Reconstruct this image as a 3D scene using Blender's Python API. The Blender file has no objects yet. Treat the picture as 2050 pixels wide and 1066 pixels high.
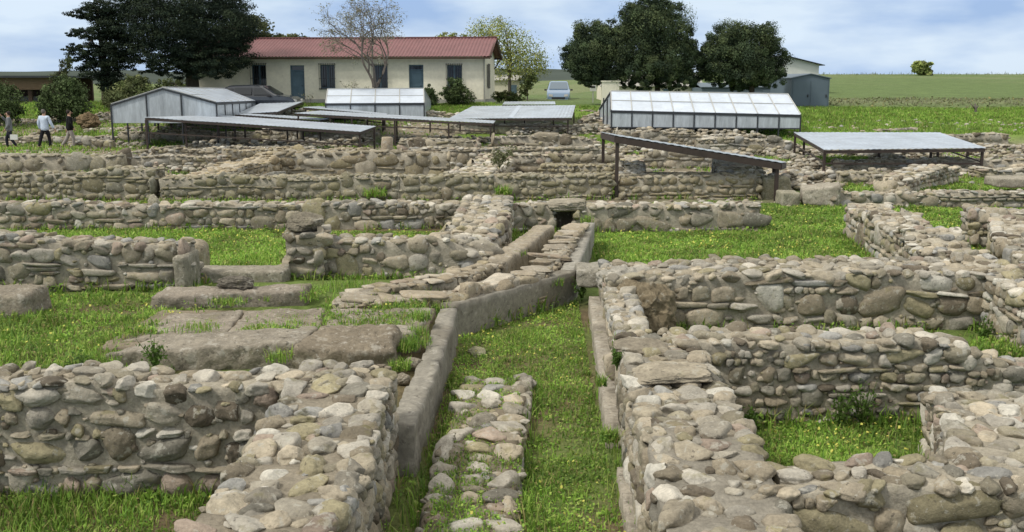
import bpy, bmesh, math, random
import numpy as np
from mathutils import Vector, Matrix

# ------------------------------------------------------------------ camera, world, sun, exposure
scn = bpy.context.scene
CAM_H, PITCH, FPX = 2.7, math.radians(10.2), 2050.0
cam_data = bpy.data.cameras.new('camera'); cam = bpy.data.objects.new('camera', cam_data)
scn.collection.objects.link(cam); scn.camera = cam
cam.location = (0, 0, CAM_H); cam.rotation_euler = (math.pi/2 - PITCH, 0, 0)
cam_data.sensor_width = 36; cam_data.lens = 36; cam_data.clip_start = .1; cam_data.clip_end = 5000
SUN_DIR = Vector((-0.58, -0.30, 0.76)).normalized()
scn.view_settings.view_transform = 'Standard'; scn.view_settings.look = 'None'
scn.view_settings.gamma = 1; scn.view_settings.exposure = 0.68
world = bpy.data.worlds.new('World'); scn.world = world; world.use_nodes = True
def build_world():
    nt = world.node_tree; N = nt.nodes; K = nt.links; N.clear()
    out = N.new('ShaderNodeOutputWorld')
    sky = N.new('ShaderNodeTexSky'); sky.sky_type = 'NISHITA'; sky.sun_disc = False
    sky.sun_elevation = math.asin(SUN_DIR.z); sky.sun_rotation = math.atan2(SUN_DIR.x, SUN_DIR.y)
    sky.air_density = 1.2; sky.dust_density = 1.0; sky.ozone_density = 2.0
    b1 = N.new('ShaderNodeBackground'); b1.inputs[1].default_value = 0.06
    K.new(sky.outputs[0], b1.inputs[0])
    tc = N.new('ShaderNodeTexCoord')
    mp = N.new('ShaderNodeMapping'); mp.inputs['Scale'].default_value = (2.6, 1.6, 9.5)
    mp.inputs['Location'].default_value = (1.3, 0.4, 0.2)
    K.new(tc.outputs['Generated'], mp.inputs[0])
    nz = N.new('ShaderNodeTexNoise'); nz.inputs['Scale'].default_value = 1.6; nz.inputs['Detail'].default_value = 7
    nz.inputs['Roughness'].default_value = .55; nz.inputs['Distortion'].default_value = .4
    K.new(mp.outputs[0], nz.inputs['Vector'])
    r1 = N.new('ShaderNodeValToRGB'); r1.color_ramp.elements[0].position = .3; r1.color_ramp.elements[1].position = .62
    r1.color_ramp.elements[0].color = (.9, .9, .9, 1); r1.color_ramp.elements[1].color = (1, 1, 1, 1)
    K.new(nz.outputs['Fac'], r1.inputs[0])
    n2 = N.new('ShaderNodeTexNoise'); n2.inputs['Scale'].default_value = 2.4; n2.inputs['Detail'].default_value = 6
    K.new(mp.outputs[0], n2.inputs['Vector'])
    r2 = N.new('ShaderNodeValToRGB'); e = r2.color_ramp.elements
    e[0].position = .36; e[0].color = (.235, .335, .51, 1); e[1].position = .62; e[1].color = (.45, .53, .615, 1)
    K.new(n2.outputs['Fac'], r2.inputs[0])
    # unseen sky overhead is brightened and whitened to light the shaded wall faces
    sx = N.new('ShaderNodeSeparateXYZ'); K.new(tc.outputs['Generated'], sx.inputs[0])
    mr = N.new('ShaderNodeMapRange'); mr.interpolation_type = 'SMOOTHSTEP'; mr.inputs[1].default_value = .12; mr.inputs[2].default_value = .6
    mr.inputs[3].default_value = 0; mr.inputs[4].default_value = 1; K.new(sx.outputs[2], mr.inputs[0])
    mc = N.new('ShaderNodeMix'); mc.data_type = 'RGBA'; K.new(mr.outputs[0], mc.inputs[0]); K.new(r2.outputs[0], mc.inputs[6]); mc.inputs[7].default_value = (.74, .72, .67, 1)
    b2 = N.new('ShaderNodeBackground'); b2.inputs[1].default_value = 1.0
    K.new(mc.outputs[2], b2.inputs[0])
    mx = N.new('ShaderNodeMixShader')
    K.new(r1.outputs[0], mx.inputs[0]); K.new(b1.outputs[0], mx.inputs[1]); K.new(b2.outputs[0], mx.inputs[2])
    K.new(mx.outputs[0], out.inputs[0])
build_world()
sun_data = bpy.data.lights.new('sun', 'SUN'); sun_data.energy = 1.7; sun_data.angle = math.radians(7)
sun_data.color = (1, .95, .86)
sun = bpy.data.objects.new('sun', sun_data); scn.collection.objects.link(sun)
sun.rotation_euler = SUN_DIR.to_track_quat('Z', 'Y').to_euler()

# ------------------------------------------------------------------ helpers
RNG = np.random.default_rng(7)
random.seed(7)
sp, cp = math.sin(PITCH), math.cos(PITCH)
def ray(px, py):
    u = (px-1025)/FPX; v = (533-py)/FPX
    return u, cp+v*sp, v*cp-sp
def at(px, py, Y):                       # the point on the sight line at distance Y
    a, b, c = ray(px, py); t = Y/b
    return np.array((a*t, Y, CAM_H+c*t))
def gp(px, py, z=0.0):                   # the point on the sight line at height z
    a, b, c = ray(px, py); t = (z-CAM_H)/c
    return np.array((a*t, b*t, z))
def yd(py, z=0.0): return gp(1025, py, z)[1]

def _hash(ix, iy, iz):
    h = (ix*374761393 + iy*668265263 + iz*1274126177) & 0xffffffff
    h = ((h ^ (h >> 13))*1103515245) & 0xffffffff
    h = ((h ^ (h >> 16))*2654435761) & 0xffffffff
    return ((h >> 8) & 0xffff)/65535.0
def vnoise(p):
    p = np.asarray(p, float)
    i = np.floor(p).astype(np.int64); f = p-i; f = f*f*(3-2*f)
    r = 0
    for dx in (0, 1):
        wx = f[..., 0] if dx else 1-f[..., 0]
        for dy in (0, 1):
            wy = f[..., 1] if dy else 1-f[..., 1]
            for dz in (0, 1):
                wz = f[..., 2] if dz else 1-f[..., 2]
                r = r + wx*wy*wz*_hash(i[..., 0]+dx, i[..., 1]+dy, i[..., 2]+dz)
    return r*2-1
def fbm(p, oct=3):
    p = np.asarray(p, float); r = 0; a = 1.; s = 0
    for k in range(oct):
        r = r+a*vnoise(p*(2**k)+17.3*k); s += a; a *= .5
    return r/s
def fbm2(x, y, sc, seed=0, oct=3):
    x = np.asarray(x, float); y = np.asarray(y, float)
    return fbm(np.stack([x*sc, y*sc, np.full_like(x, seed*3.7)], -1), oct)
def sstep(a, b, x):
    t = np.clip((np.asarray(x, float)-a)/(b-a), 0, 1); return t*t*(3-2*t)

# materials
def mat(name, col=(.5, .5, .5), rough=.85, var=None, bump=None, attr=False, spec=.25, metal=0., spots=None, trans=0., coat=0, alpha=1., transl=0., gstretch=None):
    m = bpy.data.materials.new(name); m.use_nodes = True
    nt = m.node_tree; N = nt.nodes; K = nt.links
    b = N['Principled BSDF']; b.inputs['Roughness'].default_value = rough
    b.inputs['Specular IOR Level'].default_value = spec; b.inputs['Metallic'].default_value = metal
    b.inputs['Transmission Weight'].default_value = trans; b.inputs['Coat Weight'].default_value = coat
    b.inputs['Alpha'].default_value = alpha
    tc = N.new('ShaderNodeTexCoord'); vec = tc.outputs['Object']
    if gstretch:
        mp = N.new('ShaderNodeMapping'); mp.inputs['Scale'].default_value = gstretch; K.new(vec, mp.inputs[0]); vec = mp.outputs[0]
    if attr:
        a = N.new('ShaderNodeAttribute'); a.attribute_name = 'Col'; c = a.outputs['Color']
    else:
        a = N.new('ShaderNodeRGB'); a.outputs[0].default_value = (*col, 1); c = a.outputs[0]
    if var:                                  # (scale, low, high): noise multiplies the colour
        for sc_, lo, hi in (var if isinstance(var, list) else [var]):
            n = N.new('ShaderNodeTexNoise'); n.inputs['Scale'].default_value = sc_; n.inputs['Detail'].default_value = 5
            n.inputs['Roughness'].default_value = .65
            K.new(vec, n.inputs['Vector'])
            mr = N.new('ShaderNodeMapRange'); mr.inputs[1].default_value = .3; mr.inputs[2].default_value = .7
            mr.inputs[3].default_value = lo; mr.inputs[4].default_value = hi; K.new(n.outputs['Fac'], mr.inputs[0])
            mx = N.new('ShaderNodeMix'); mx.data_type = 'RGBA'; mx.blend_type = 'MULTIPLY'; mx.inputs[0].default_value = 1
            K.new(c, mx.inputs[6]); K.new(mr.outputs[0], mx.inputs[7]); c = mx.outputs[2]
    for sp_ in (spots or []):                # (scale, threshold, softness, colour, amount)
        n = N.new('ShaderNodeTexNoise'); n.inputs['Scale'].default_value = sp_[0]; n.inputs['Detail'].default_value = 4
        n.inputs['Roughness'].default_value = .6
        K.new(vec, n.inputs['Vector'])
        mr = N.new('ShaderNodeMapRange'); mr.inputs[1].default_value = sp_[1]; mr.inputs[2].default_value = sp_[1]+sp_[2]
        mr.inputs[3].default_value = 0; mr.inputs[4].default_value = sp_[4]; K.new(n.outputs['Fac'], mr.inputs[0])
        mx = N.new('ShaderNodeMix'); mx.data_type = 'RGBA'; K.new(mr.outputs[0], mx.inputs[0])
        K.new(c, mx.inputs[6]); mx.inputs[7].default_value = (*sp_[3], 1); c = mx.outputs[2]
    K.new(c, b.inputs['Base Color'])
    if bump:
        prev = None
        for sc_, st, dist in (bump if isinstance(bump, list) else [bump]):
            n = N.new('ShaderNodeTexNoise'); n.inputs['Scale'].default_value = sc_; n.inputs['Detail'].default_value = 6
            n.inputs['Roughness'].default_value = .65
            K.new(vec, n.inputs['Vector'])
            bp = N.new('ShaderNodeBump'); bp.inputs['Strength'].default_value = st; bp.inputs['Distance'].default_value = dist
            K.new(n.outputs['Fac'], bp.inputs['Height'])
            if prev: K.new(prev, bp.inputs['Normal'])
            prev = bp.outputs[0]
        K.new(prev, b.inputs['Normal'])
    if transl:
        t = N.new('ShaderNodeBsdfTranslucent'); K.new(c, t.inputs[0])
        ms = N.new('ShaderNodeMixShader'); ms.inputs[0].default_value = transl
        K.new(b.outputs[0], ms.inputs[1]); K.new(t.outputs[0], ms.inputs[2])
        K.new(ms.outputs[0], N['Material Output'].inputs[0])
    return m

class MB:
    """collects geometry; build() links it as one mesh object"""
    def __init__(s): s.v = []; s.q = []; s.t = []; s.c = []; s.n = 0; s.qm = []; s.tm = []
    def add(s, v, q=None, t=None, c=None, mi=0):
        v = np.asarray(v, float).reshape(-1, 3)
        if q is not None and len(q): q = np.asarray(q, np.int64); s.q.append(q+s.n); s.qm.append(np.full(len(q), mi))
        if t is not None and len(t): t = np.asarray(t, np.int64); s.t.append(t+s.n); s.tm.append(np.full(len(t), mi))
        if c is None: c = np.full((len(v), 3), .5)
        else: c = np.broadcast_to(np.asarray(c, float), (len(v), 3))
        s.v.append(v); s.c.append(c); s.n += len(v)
        return s
    def box(s, a, b, c=None, mi=0):
        x0, y0, z0 = a; x1, y1, z1 = b
        v = [(x0, y0, z0), (x1, y0, z0), (x1, y1, z0), (x0, y1, z0), (x0, y0, z1), (x1, y0, z1), (x1, y1, z1), (x0, y1, z1)]
        return s.hexa(v, c, mi)
    def hexa(s, v, c=None, mi=0):
        return s.add(v, q=[(0, 3, 2, 1), (4, 5, 6, 7), (0, 1, 5, 4), (1, 2, 6, 5), (2, 3, 7, 6), (3, 0, 4, 7)], c=c, mi=mi)
    def bar(s, a, b, w, h=None, c=None, mi=0, up=(0, 0, 1)):
        a = Vector(a); b = Vector(b); h = h or w
        d = (b-a).normalized(); u = Vector(up)
        if abs(d.dot(u)) > .95: u = Vector((0, 1, 0))
        r = d.cross(u).normalized(); u = r.cross(d)
        r = r*w/2; u = u*h/2
        return s.hexa([a-r-u, a+r-u, b+r-u, b-r-u, a-r+u, a+r+u, b+r+u, b-r+u], c, mi)
    def tube(s, pts, rad, k=7, c=None, mi=0, cap=True):
        pts = [Vector(p) for p in pts]; vs = []; n = len(pts)
        for i, p in enumerate(pts):
            d = (pts[min(i+1, n-1)]-pts[max(i-1, 0)]).normalized()
            u = Vector((0, 0, 1)) if abs(d.z) < .9 else Vector((1, 0, 0))
            r = d.cross(u).normalized(); u = r.cross(d)
            R = rad[i] if hasattr(rad, '__len__') else rad
            for j in range(k):
                a = 2*math.pi*j/k; vs.append(p+r*(R*math.cos(a))+u*(R*math.sin(a)))
        q = [(i*k+j, i*k+(j+1) % k, (i+1)*k+(j+1) % k, (i+1)*k+j) for i in range(n-1) for j in range(k)]
        t = []
        if cap:
            t = [(0, j+1, j) for j in range(1, k-1)]+[((n-1)*k, (n-1)*k+j, (n-1)*k+j+1) for j in range(1, k-1)]
        return s.add([tuple(v) for v in vs], q=q, t=t, c=c, mi=mi)
    def build(s, name, mats, parent=None, smooth=False, origin=None):
        me = bpy.data.meshes.new(name)
        v = np.concatenate(s.v); c = np.concatenate(s.c)
        org = np.array(parent['_o'] if parent is not None else (origin if origin is not None else (0, 0, 0)), float)
        v = v-org
        q = np.concatenate(s.q) if s.q else np.zeros((0, 4), np.int64); t = np.concatenate(s.t) if s.t else np.zeros((0, 3), np.int64)
        mi = np.concatenate(s.qm+s.tm) if (s.qm or s.tm) else np.zeros(0)
        me.vertices.add(len(v)); me.vertices.foreach_set('co', v.astype(np.float32).ravel())
        nl = q.size+t.size; me.loops.add(nl)
        me.loops.foreach_set('vertex_index', np.concatenate([q.ravel(), t.ravel()]).astype(np.int32))
        npoly = len(q)+len(t); me.polygons.add(npoly)
        ls = np.concatenate([np.arange(len(q))*4, q.size+np.arange(len(t))*3]).astype(np.int32)
        me.polygons.foreach_set('loop_start', ls)
        me.polygons.foreach_set('material_index', mi.astype(np.int32))
        me.polygons.foreach_set('use_smooth', np.full(npoly, smooth))
        ca = me.color_attributes.new('Col', 'FLOAT_COLOR', 'POINT')
        ca.data.foreach_set('color', np.concatenate([c, np.ones((len(c), 1))], 1).astype(np.float32).ravel())
        for m in (mats if isinstance(mats, (list, tuple)) else [mats]): me.materials.append(m)
        me.update(calc_edges=True); me.validate()
        o = bpy.data.objects.new(name, me); scn.collection.objects.link(o)
        if parent is not None: o.parent = parent
        else: o.location = tuple(org)
        o['_o'] = [float(x) for x in org]
        return o
def tag(o, label=None, cat=None, group=None, kind=None):
    if label: o['label'] = label
    if cat: o['category'] = cat
    if group: o['group'] = group
    if kind: o['kind'] = kind
    return o
def thing(name, label, cat, loc, group=None):
    o = bpy.data.objects.new(name, None); scn.collection.objects.link(o)
    o.location = tuple(float(x) for x in loc); o.empty_display_size = .2
    o['_o'] = [float(x) for x in loc]
    return tag(o, label, cat, group, 'thing')
def plabel(o, t): o['label'] = t; return o

# ------------------------------------------------------------------ terrain height
def hz(x, y):
    x = np.asarray(x, float); y = np.asarray(y, float)
    z = np.zeros(np.broadcast(x, y).shape)
    plat = sstep(-.68, -.8, x)*sstep(6.75, 6.95, y)*(1-.6*sstep(12.2, 13.6, y))*(1-sstep(18, 22, y))
    z = z+.28*plat
    lo = np.interp(y, [24, 40, 47, 51.5, 57, 61, 150, 900], [0, -.14, -.18, .43, 1.0, 1.4, 1.4, 1.4])
    hi = np.interp(y, [24, 40, 46, 51, 56, 58, 63, 67, 110, 150, 165, 260], [0, -.14, -.14, .40, .95, 1.0, 1.16, 1.48, 2.85, 3.75, 3.85, 3.3])
    z = z+lo+(hi-lo)*sstep(6, 20, x)
    z = z+.03*fbm2(x, y, .7, 1)*(1+1.5*sstep(20, 40, y))
    return z
# ------------------------------------------------------------------ stone masonry
STONE = mat('weathered_stone', attr=True, rough=.92, spec=.2, var=[(9, .72, 1.22), (60, .8, 1.15)],
            spots=[(14, .58, .06, (.40, .385, .33), .6), (26, .63, .05, (.05, .045, .038), .55), (6, .60, .1, (.17, .155, .06), .5), (45, .66, .04, (.5, .49, .44), .5)],
            bump=[(22, .7, .02), (90, .7, .008)])
MORTAR = mat('old_mortar', attr=True, rough=.97, spec=.1, var=[(6, .7, 1.2), (40, .75, 1.2)],
             spots=[(3.5, .63, .08, (.15, .15, .06), .45)], bump=[(25, .7, .02), (90, .7, .008)])
SLAB = mat('worn_slab_stone', attr=True, rough=.94, spec=.15, var=[(4, .75, 1.2), (28, .72, 1.2)],
           spots=[(7, .56, .1, (.42, .40, .35), .5), (2.2, .54, .14, (.12, .105, .08), .6), (16, .6, .06, (.06, .055, .045), .6), (30, .62, .05, (.5, .48, .43), .5), (3, .62, .1, (.16, .16, .06), .5)],
           bump=[(10, .8, .035), (45, .8, .012), (140, .6, .004)])
PAL = np.array([(.29, .245, .165), (.265, .235, .175), (.335, .28, .19), (.225, .185, .12), (.135, .108, .072), (.38, .345, .275),
                (.25, .215, .115), (.27, .205, .15), (.235, .228, .205), (.185, .17, .13), (.315, .285, .225), (.235, .205, .135)])
PW = np.array([3, 3, 2.5, 3, 1.5, 1.0, 2.3, 1, 1.3, 2, 1.6, 2.5]); PW = PW/PW.sum()
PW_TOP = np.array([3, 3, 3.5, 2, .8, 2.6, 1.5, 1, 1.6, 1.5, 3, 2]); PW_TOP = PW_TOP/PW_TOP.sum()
def ico(n):
    bm = bmesh.new(); bmesh.ops.create_icosphere(bm, subdivisions=n, radius=1)
    v = np.array([x.co for x in bm.verts]); f = np.array([[y.index for y in x.verts] for x in bm.faces]); bm.free()
    return v, f
ICO = {1: ico(2), 2: ico(3), 3: ico(4)}
def make_stone(lod, e, chops, amp, seed):
    d, f = ICO[lod]; rg = np.random.default_rng(seed)
    r = (np.abs(d)**e).sum(1)**(-1/e); p = d*r[:, None]
    p = p*(1+rg.uniform(-.22, .22)*p[:, [2]]*np.array([[1, .5, 0]])+rg.uniform(-.18, .18)*p[:, [0]]*np.array([[0, .4, 1]]))
    for _ in range(chops):
        n = rg.normal(size=3)*np.array([1, .7, 1]); n /= np.linalg.norm(n); c = rg.uniform(.62, .95)
        h = p@n-c; p = p-np.where(h > 0, h*.9, 0)[:, None]*n
    p = p*(1+amp*fbm(d*1.4+seed*5.1, 2)+amp*.45*fbm(d*4.5+seed*2.3, 3))[:, None]
    p = p/np.abs(p).max(0)
    return p, f
LIB = {}
for _l in (1, 2, 3):
    LIB[_l] = {'cobble': [make_stone(_l, random.uniform(2, 3.2), 3, .2, k) for k in range(14)],
               'block': [make_stone(_l, random.uniform(3.2, 6), 7, .16, 50+k) for k in range(14)],
               'tile': [make_stone(_l, random.uniform(5, 8), 2, .08, 100+k) for k in range(8)]}
def trimmed(pf):
    p, f = pf; keep = (p[f, 1].min(1) < .25); f = f[keep]
    used = np.unique(f); mp = np.full(len(p), -1); mp[used] = np.arange(len(used))
    return p[used], mp[f]
FLIB = {l: {k: [trimmed(x) for x in v] for k, v in d.items()} for l, d in LIB.items()}
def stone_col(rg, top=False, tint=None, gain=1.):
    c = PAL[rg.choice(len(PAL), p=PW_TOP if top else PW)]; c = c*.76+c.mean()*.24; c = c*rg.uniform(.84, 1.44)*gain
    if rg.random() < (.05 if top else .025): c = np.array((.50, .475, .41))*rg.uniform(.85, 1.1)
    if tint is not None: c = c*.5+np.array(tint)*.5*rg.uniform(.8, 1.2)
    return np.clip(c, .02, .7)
def put_stone(mb, pf, c, U, V, W, col):
    p, f = pf
    mb.add(c+p[:, [0]]*U+p[:, [1]]*V+p[:, [2]]*W, t=f, c=col)

def pack(L, hf, s, rg, thin=.2, blocky=.5, span=.14):
    v = 0.; out = []; blocked = []; hmax = max(hf(x) for x in np.linspace(0, L, 12))
    while v < hmax:
        th = rg.random() < thin
        ch = s*(rg.uniform(.28, .5) if th else rg.uniform(.5, 1.4))
        nb = []; u = -rg.uniform(0, s)
        while u < L:
            hit = [b for b in blocked if b[0] < u+ch*.5 < b[1]]
            if hit: u = hit[0][1]; continue
            w = s*rg.uniform(.8, 2.8) if th else max(ch*rg.choice((.75, 1., 1.3, 1.7, 2.3)), .4*s)
            nx = [b[0] for b in blocked if b[0] > u]
            if nx: w = min(w, max(min(nx)-u, .25*s))
            h = ch; uc = u+w/2
            if not th and rg.random() < span: h = ch*rg.uniform(1.5, 1.9); nb.append((u-.02*s, u+w))
            lim = hf(min(max(uc, 0), L))
            if 0 < uc < L and v+h*.55 < lim and w > .3*s:
                kind = 'tile' if th else ('block' if rg.random() < blocky else 'cobble')
                out.append((uc, v+h/2, w, h, kind))
            u += w
        v += ch; blocked = nb
    return out

BASES = []      # wall foot lines, for weeds
FOOT = []       # wall footprints
def wall(name, label, pts, thick, zb, s=.13, lod=None, seed=1, thin=.2, blocky=.5, gap=.05, top=True, cat='ruined wall',
         ragged=.05, tint=None, gain=1., mcol=(.34, .308, .245), topkind=None, topsize=1., weeds=1., hole=None, group=None, sink=0., topden=1.):
    """rubble masonry wall along a centre line pts = [(x, y, ztop), ...]"""
    rg = np.random.default_rng(seed)
    P = [np.array(p, float) for p in pts]
    d0 = min(np.hypot(p[0], p[1]) for p in P)
    lod = lod or (3 if d0 < 7.6 else 2 if d0 < 21 else 1)
    mid = sum(P)/len(P)
    if d0 > 20: s *= .78; thin = max(thin, .28); blocky = max(blocky, .65)
    root = thing(name, label, cat, (mid[0], mid[1], zb), group)
    core, face, cope = MB(), MB(), MB()
    res = min(max(.045, d0*.006), .3)
    Ls = [np.hypot(*(P[i+1]-P[i])[:2]) for i in range(len(P)-1)]; acc = 0
    zoff = rg.uniform(0, 50)
    for i in range(len(P)-1):
        a, b, L = P[i], P[i+1], Ls[i]
        u = np.array(((b-a)[0]/L, (b-a)[1]/L, 0)); n = np.array((-u[1], u[0], 0))
        a0 = np.array((a[0], a[1], 0)); hh = thick/2
        def zt(x, a=a, b=b, L=L, acc=acc):
            x = np.asarray(x, float)
            q = np.stack([(x+acc)*1.3, np.full_like(x, zoff), np.zeros_like(x)], -1)
            q2 = np.stack([np.floor((x+acc)/.45), np.full_like(x, zoff+9), np.zeros_like(x)], -1)
            return a[2]+(b[2]-a[2])*np.clip(x/L, 0, 1)+ragged*vnoise(q)+ragged*.5*vnoise(q2*7.13+.5)
        FOOT.append((a[:2].copy(), b[:2].copy(), hh))
        # mortar core: a ring of points (foot, top, top, foot) swept along the segment
        nu = max(2, int(L/res)); nh = max(2, int((max(a[2], b[2])-zb)/res)); nw = max(2, int(thick/res)); ins = .014+.009*s/.13
        prof = [(-hh+ins, k/nh) for k in range(nh+1)]+[(-hh+ins+(thick-2*ins)*k/nw, 1) for k in range(1, nw)]+[(hh-ins, 1-k/nh) for k in range(nh+1)]
        prof = np.array(prof); us = np.linspace(-.0 if i else ins, L-(0 if i < len(P)-2 else ins), nu+1); ztu = zt(us)-.004
        zz = zb-.15+(ztu[:, None]-zb+.15)*prof[None, :, 1]
        if sink: zz = np.minimum(zz, np.maximum(zb-.1, zz-sink*(1-np.abs(prof[None, :, 0])/hh)))
        v = a0+us[:, None, None]*u+prof[None, :, 0:1]*n; v[..., 2] = zz
        v = v+.018*np.stack([fbm(v*9+3, 2), fbm(v*9+31, 2), fbm(v*9+57, 2)], -1)
        m = len(prof); idx = np.arange((nu+1)*m).reshape(nu+1, m)
        q = np.stack([idx[:-1, :-1], idx[1:, :-1], idx[1:, 1:], idx[:-1, 1:]], -1).reshape(-1, 4)
        core.add(v.reshape(-1, 3), q=q, c=np.array(mcol)*gain)
        for e_ in (0, nu):                      # close the ends
            r_ = v[e_]; c_ = r_.mean(0); vv = np.concatenate([r_, c_[None]])
            core.add(vv, t=[(k, k+1, m) if e_ else (k+1, k, m) for k in range(m-1)], c=np.array(mcol)*gain)
        sides = [(a0-n*hh, u, -n, L, zt), (a0+u*L+n*hh, -u, n, L, lambda x, zt=zt, L=L: zt(L-np.asarray(x, float)))]
        if i == 0: sides.append((a0+n*hh, -n, -u, thick, lambda x, zt=zt: zt(0*np.asarray(x, float))))
        if i == len(P)-2: sides.append((a0+u*L-n*hh, n, u, thick, lambda x, zt=zt, L=L: zt(0*np.asarray(x, float)+L)))
        for (o, U, NN, LL, hf) in sides:
            c = o+U*LL/2; tocam = -c[:2]; tocam = tocam/np.linalg.norm(tocam)
            if NN[:2]@tocam < -.28: continue
            BASES.append((o[:2].copy(), U[:2].copy(), NN[:2].copy(), LL, zb, weeds, d0))
            sz = s
            for (uc, vc, w, h, kind) in pack(LL, lambda x, hf=hf: float(hf(np.float64(x)))-zb-.01, sz, rg, thin, blocky):
                if hole and abs(uc-hole[0]) < hole[2] and abs(vc-hole[1]) < hole[3]: continue
                vv = vc+.22*s*float(vnoise(np.array((uc/.9, zoff, NN[0]*5))))
                ww = max(w-gap*s*rg.uniform(.5, 1.5), w*.5)*.59; hv = max(h-gap*s*rg.uniform(.5, 1.6), h*.5)*.59
                hv = min(hv, ww*1.12); ang = rg.normal(0, .05 if kind == 'tile' else .13)
                dep = min(ww, .11)*rg.uniform(.6, 1.)
                lib = FLIB[lod][kind]; pf = lib[rg.integers(len(lib))]
                ctr = o+U*(uc+rg.normal(0, .01*s/.13)); ctr[2] = zb+vv
                ctr = ctr-NN*(dep*rg.uniform(.6, .92)-.012)
                up = np.array((0, 0, 1.)); fl = rg.choice((-1, 1))
                Ux = (U*math.cos(ang)+up*math.sin(ang))*ww*fl; Wx = (up*math.cos(ang)-U*math.sin(ang))*hv
                put_stone(face, pf, ctr, Ux, -NN*dep, Wx, stone_col(rg, False, tint, gain))
            for _ in range(int(LL*max(.1, float(hf(np.float64(LL/2)))-zb)/(s*s)*.9)):
                uc = rg.uniform(0, LL); vc = rg.uniform(.03, 1)*(float(hf(np.float64(uc)))-zb-.05); r_ = s*rg.uniform(.1, .24)
                if hole and abs(uc-hole[0]) < hole[2] and abs(vc-hole[1]) < hole[3]: continue
                lib = FLIB[max(1, lod-1)]['block' if rg.random() < .6 else 'cobble']; pf = lib[rg.integers(len(lib))]
                ctr = o+U*uc; ctr[2] = zb+vc; ctr = ctr-NN*r_*.75
                put_stone(face, pf, ctr, U*r_*rg.uniform(.9, 1.8), -NN*r_*1.0, np.array((0, 0, r_*rg.uniform(.7, 1.1))), stone_col(rg, False, tint, gain))
        if top:
            k = max(1, int(round(thick/(.165*topsize*max(1, min(s, .24)/.17))))); rw = thick/k
            for j in range(k):
                off = -hh+rw*(j+.5); x = rg.uniform(-.08, .05)
                while x < L:
                    w = rw*rg.choice((.6, .75, .9, 1.1, 1.35, 1.75)); xc = x+w/2
                    edge = j == 0 or j == k-1
                    if rg.random() < (.97 if edge else .88)*topden and -.02 < xc < L+.02:
                        kind = topkind or ('cobble' if rg.random() < .42 else 'block')
                        lib = LIB[lod][kind]; pf = lib[rg.integers(len(lib))]
                        ang = rg.normal(0, .4); hzz = min(rw, w)*rg.uniform(.22, .46)*min(1, (9/d0+.45))
                        if kind == 'tile': hzz = rg.uniform(.02, .045)
                        tl = rg.normal(0, .14, 2)
                        wob = off+rg.normal(0, .018)+(.012*(-1 if j == 0 else 1) if edge else 0)
                        ctr = a0+u*xc+n*wob
                        ctr[2] = float(zt(np.float64(min(max(xc, 0), L))))-hzz*rg.uniform(.1, .62)+.008-(sink*(1-abs(wob)/hh) if sink else 0)
                        Ux = u*math.cos(ang)+n*math.sin(ang); Vx = n*math.cos(ang)-u*math.sin(ang); Wx = np.array((tl[0], tl[1], 1))
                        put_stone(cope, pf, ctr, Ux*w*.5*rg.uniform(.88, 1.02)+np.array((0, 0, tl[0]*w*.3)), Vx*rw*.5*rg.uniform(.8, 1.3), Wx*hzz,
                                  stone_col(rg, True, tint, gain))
                    x += w
            for _ in range(int(L*thick/(.17**2)*(1.2 if d0 < 20 else .4)*topden)):
                xc = rg.uniform(0, L); wob = rg.uniform(-hh, hh); r_ = rg.uniform(.018, .045)*max(1, min(s, .24)/.15); lib = LIB[max(1, lod-1)]['block']; pf = lib[rg.integers(len(lib))]
                ctr = a0+u*xc+n*wob; ctr[2] = float(zt(np.float64(xc)))-r_*.2-(sink*(1-abs(wob)/hh) if sink else 0); a_ = rg.uniform(0, 6.28)
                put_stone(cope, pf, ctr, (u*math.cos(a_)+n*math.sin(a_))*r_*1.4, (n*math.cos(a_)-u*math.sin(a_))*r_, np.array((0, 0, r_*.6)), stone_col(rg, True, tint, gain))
        acc += L
    core.build('mortar_core', MORTAR, root, True)
    if face.n: face.build('facing_stones', STONE, root, True)
    if cope.n: cope.build('coping_stones', STONE, root, True)
    return root
def fwall(name, label, pts, thick, zb, **k):
    """a wall given by its front top edge in the photo: (px, py, distance)"""
    f = [at(*p) for p in pts]; out = []
    for i, p in enumerate(f):
        d = f[min(i+1, len(f)-1)]-f[max(i-1, 0)]; u = d[:2]/np.linalg.norm(d[:2]); n = np.array((-u[1], u[0]))
        out.append((p[0]+n[0]*thick/2, p[1]+n[1]*thick/2, p[2]))
    return wall(name, label, out, thick, zb, **k)

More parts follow.
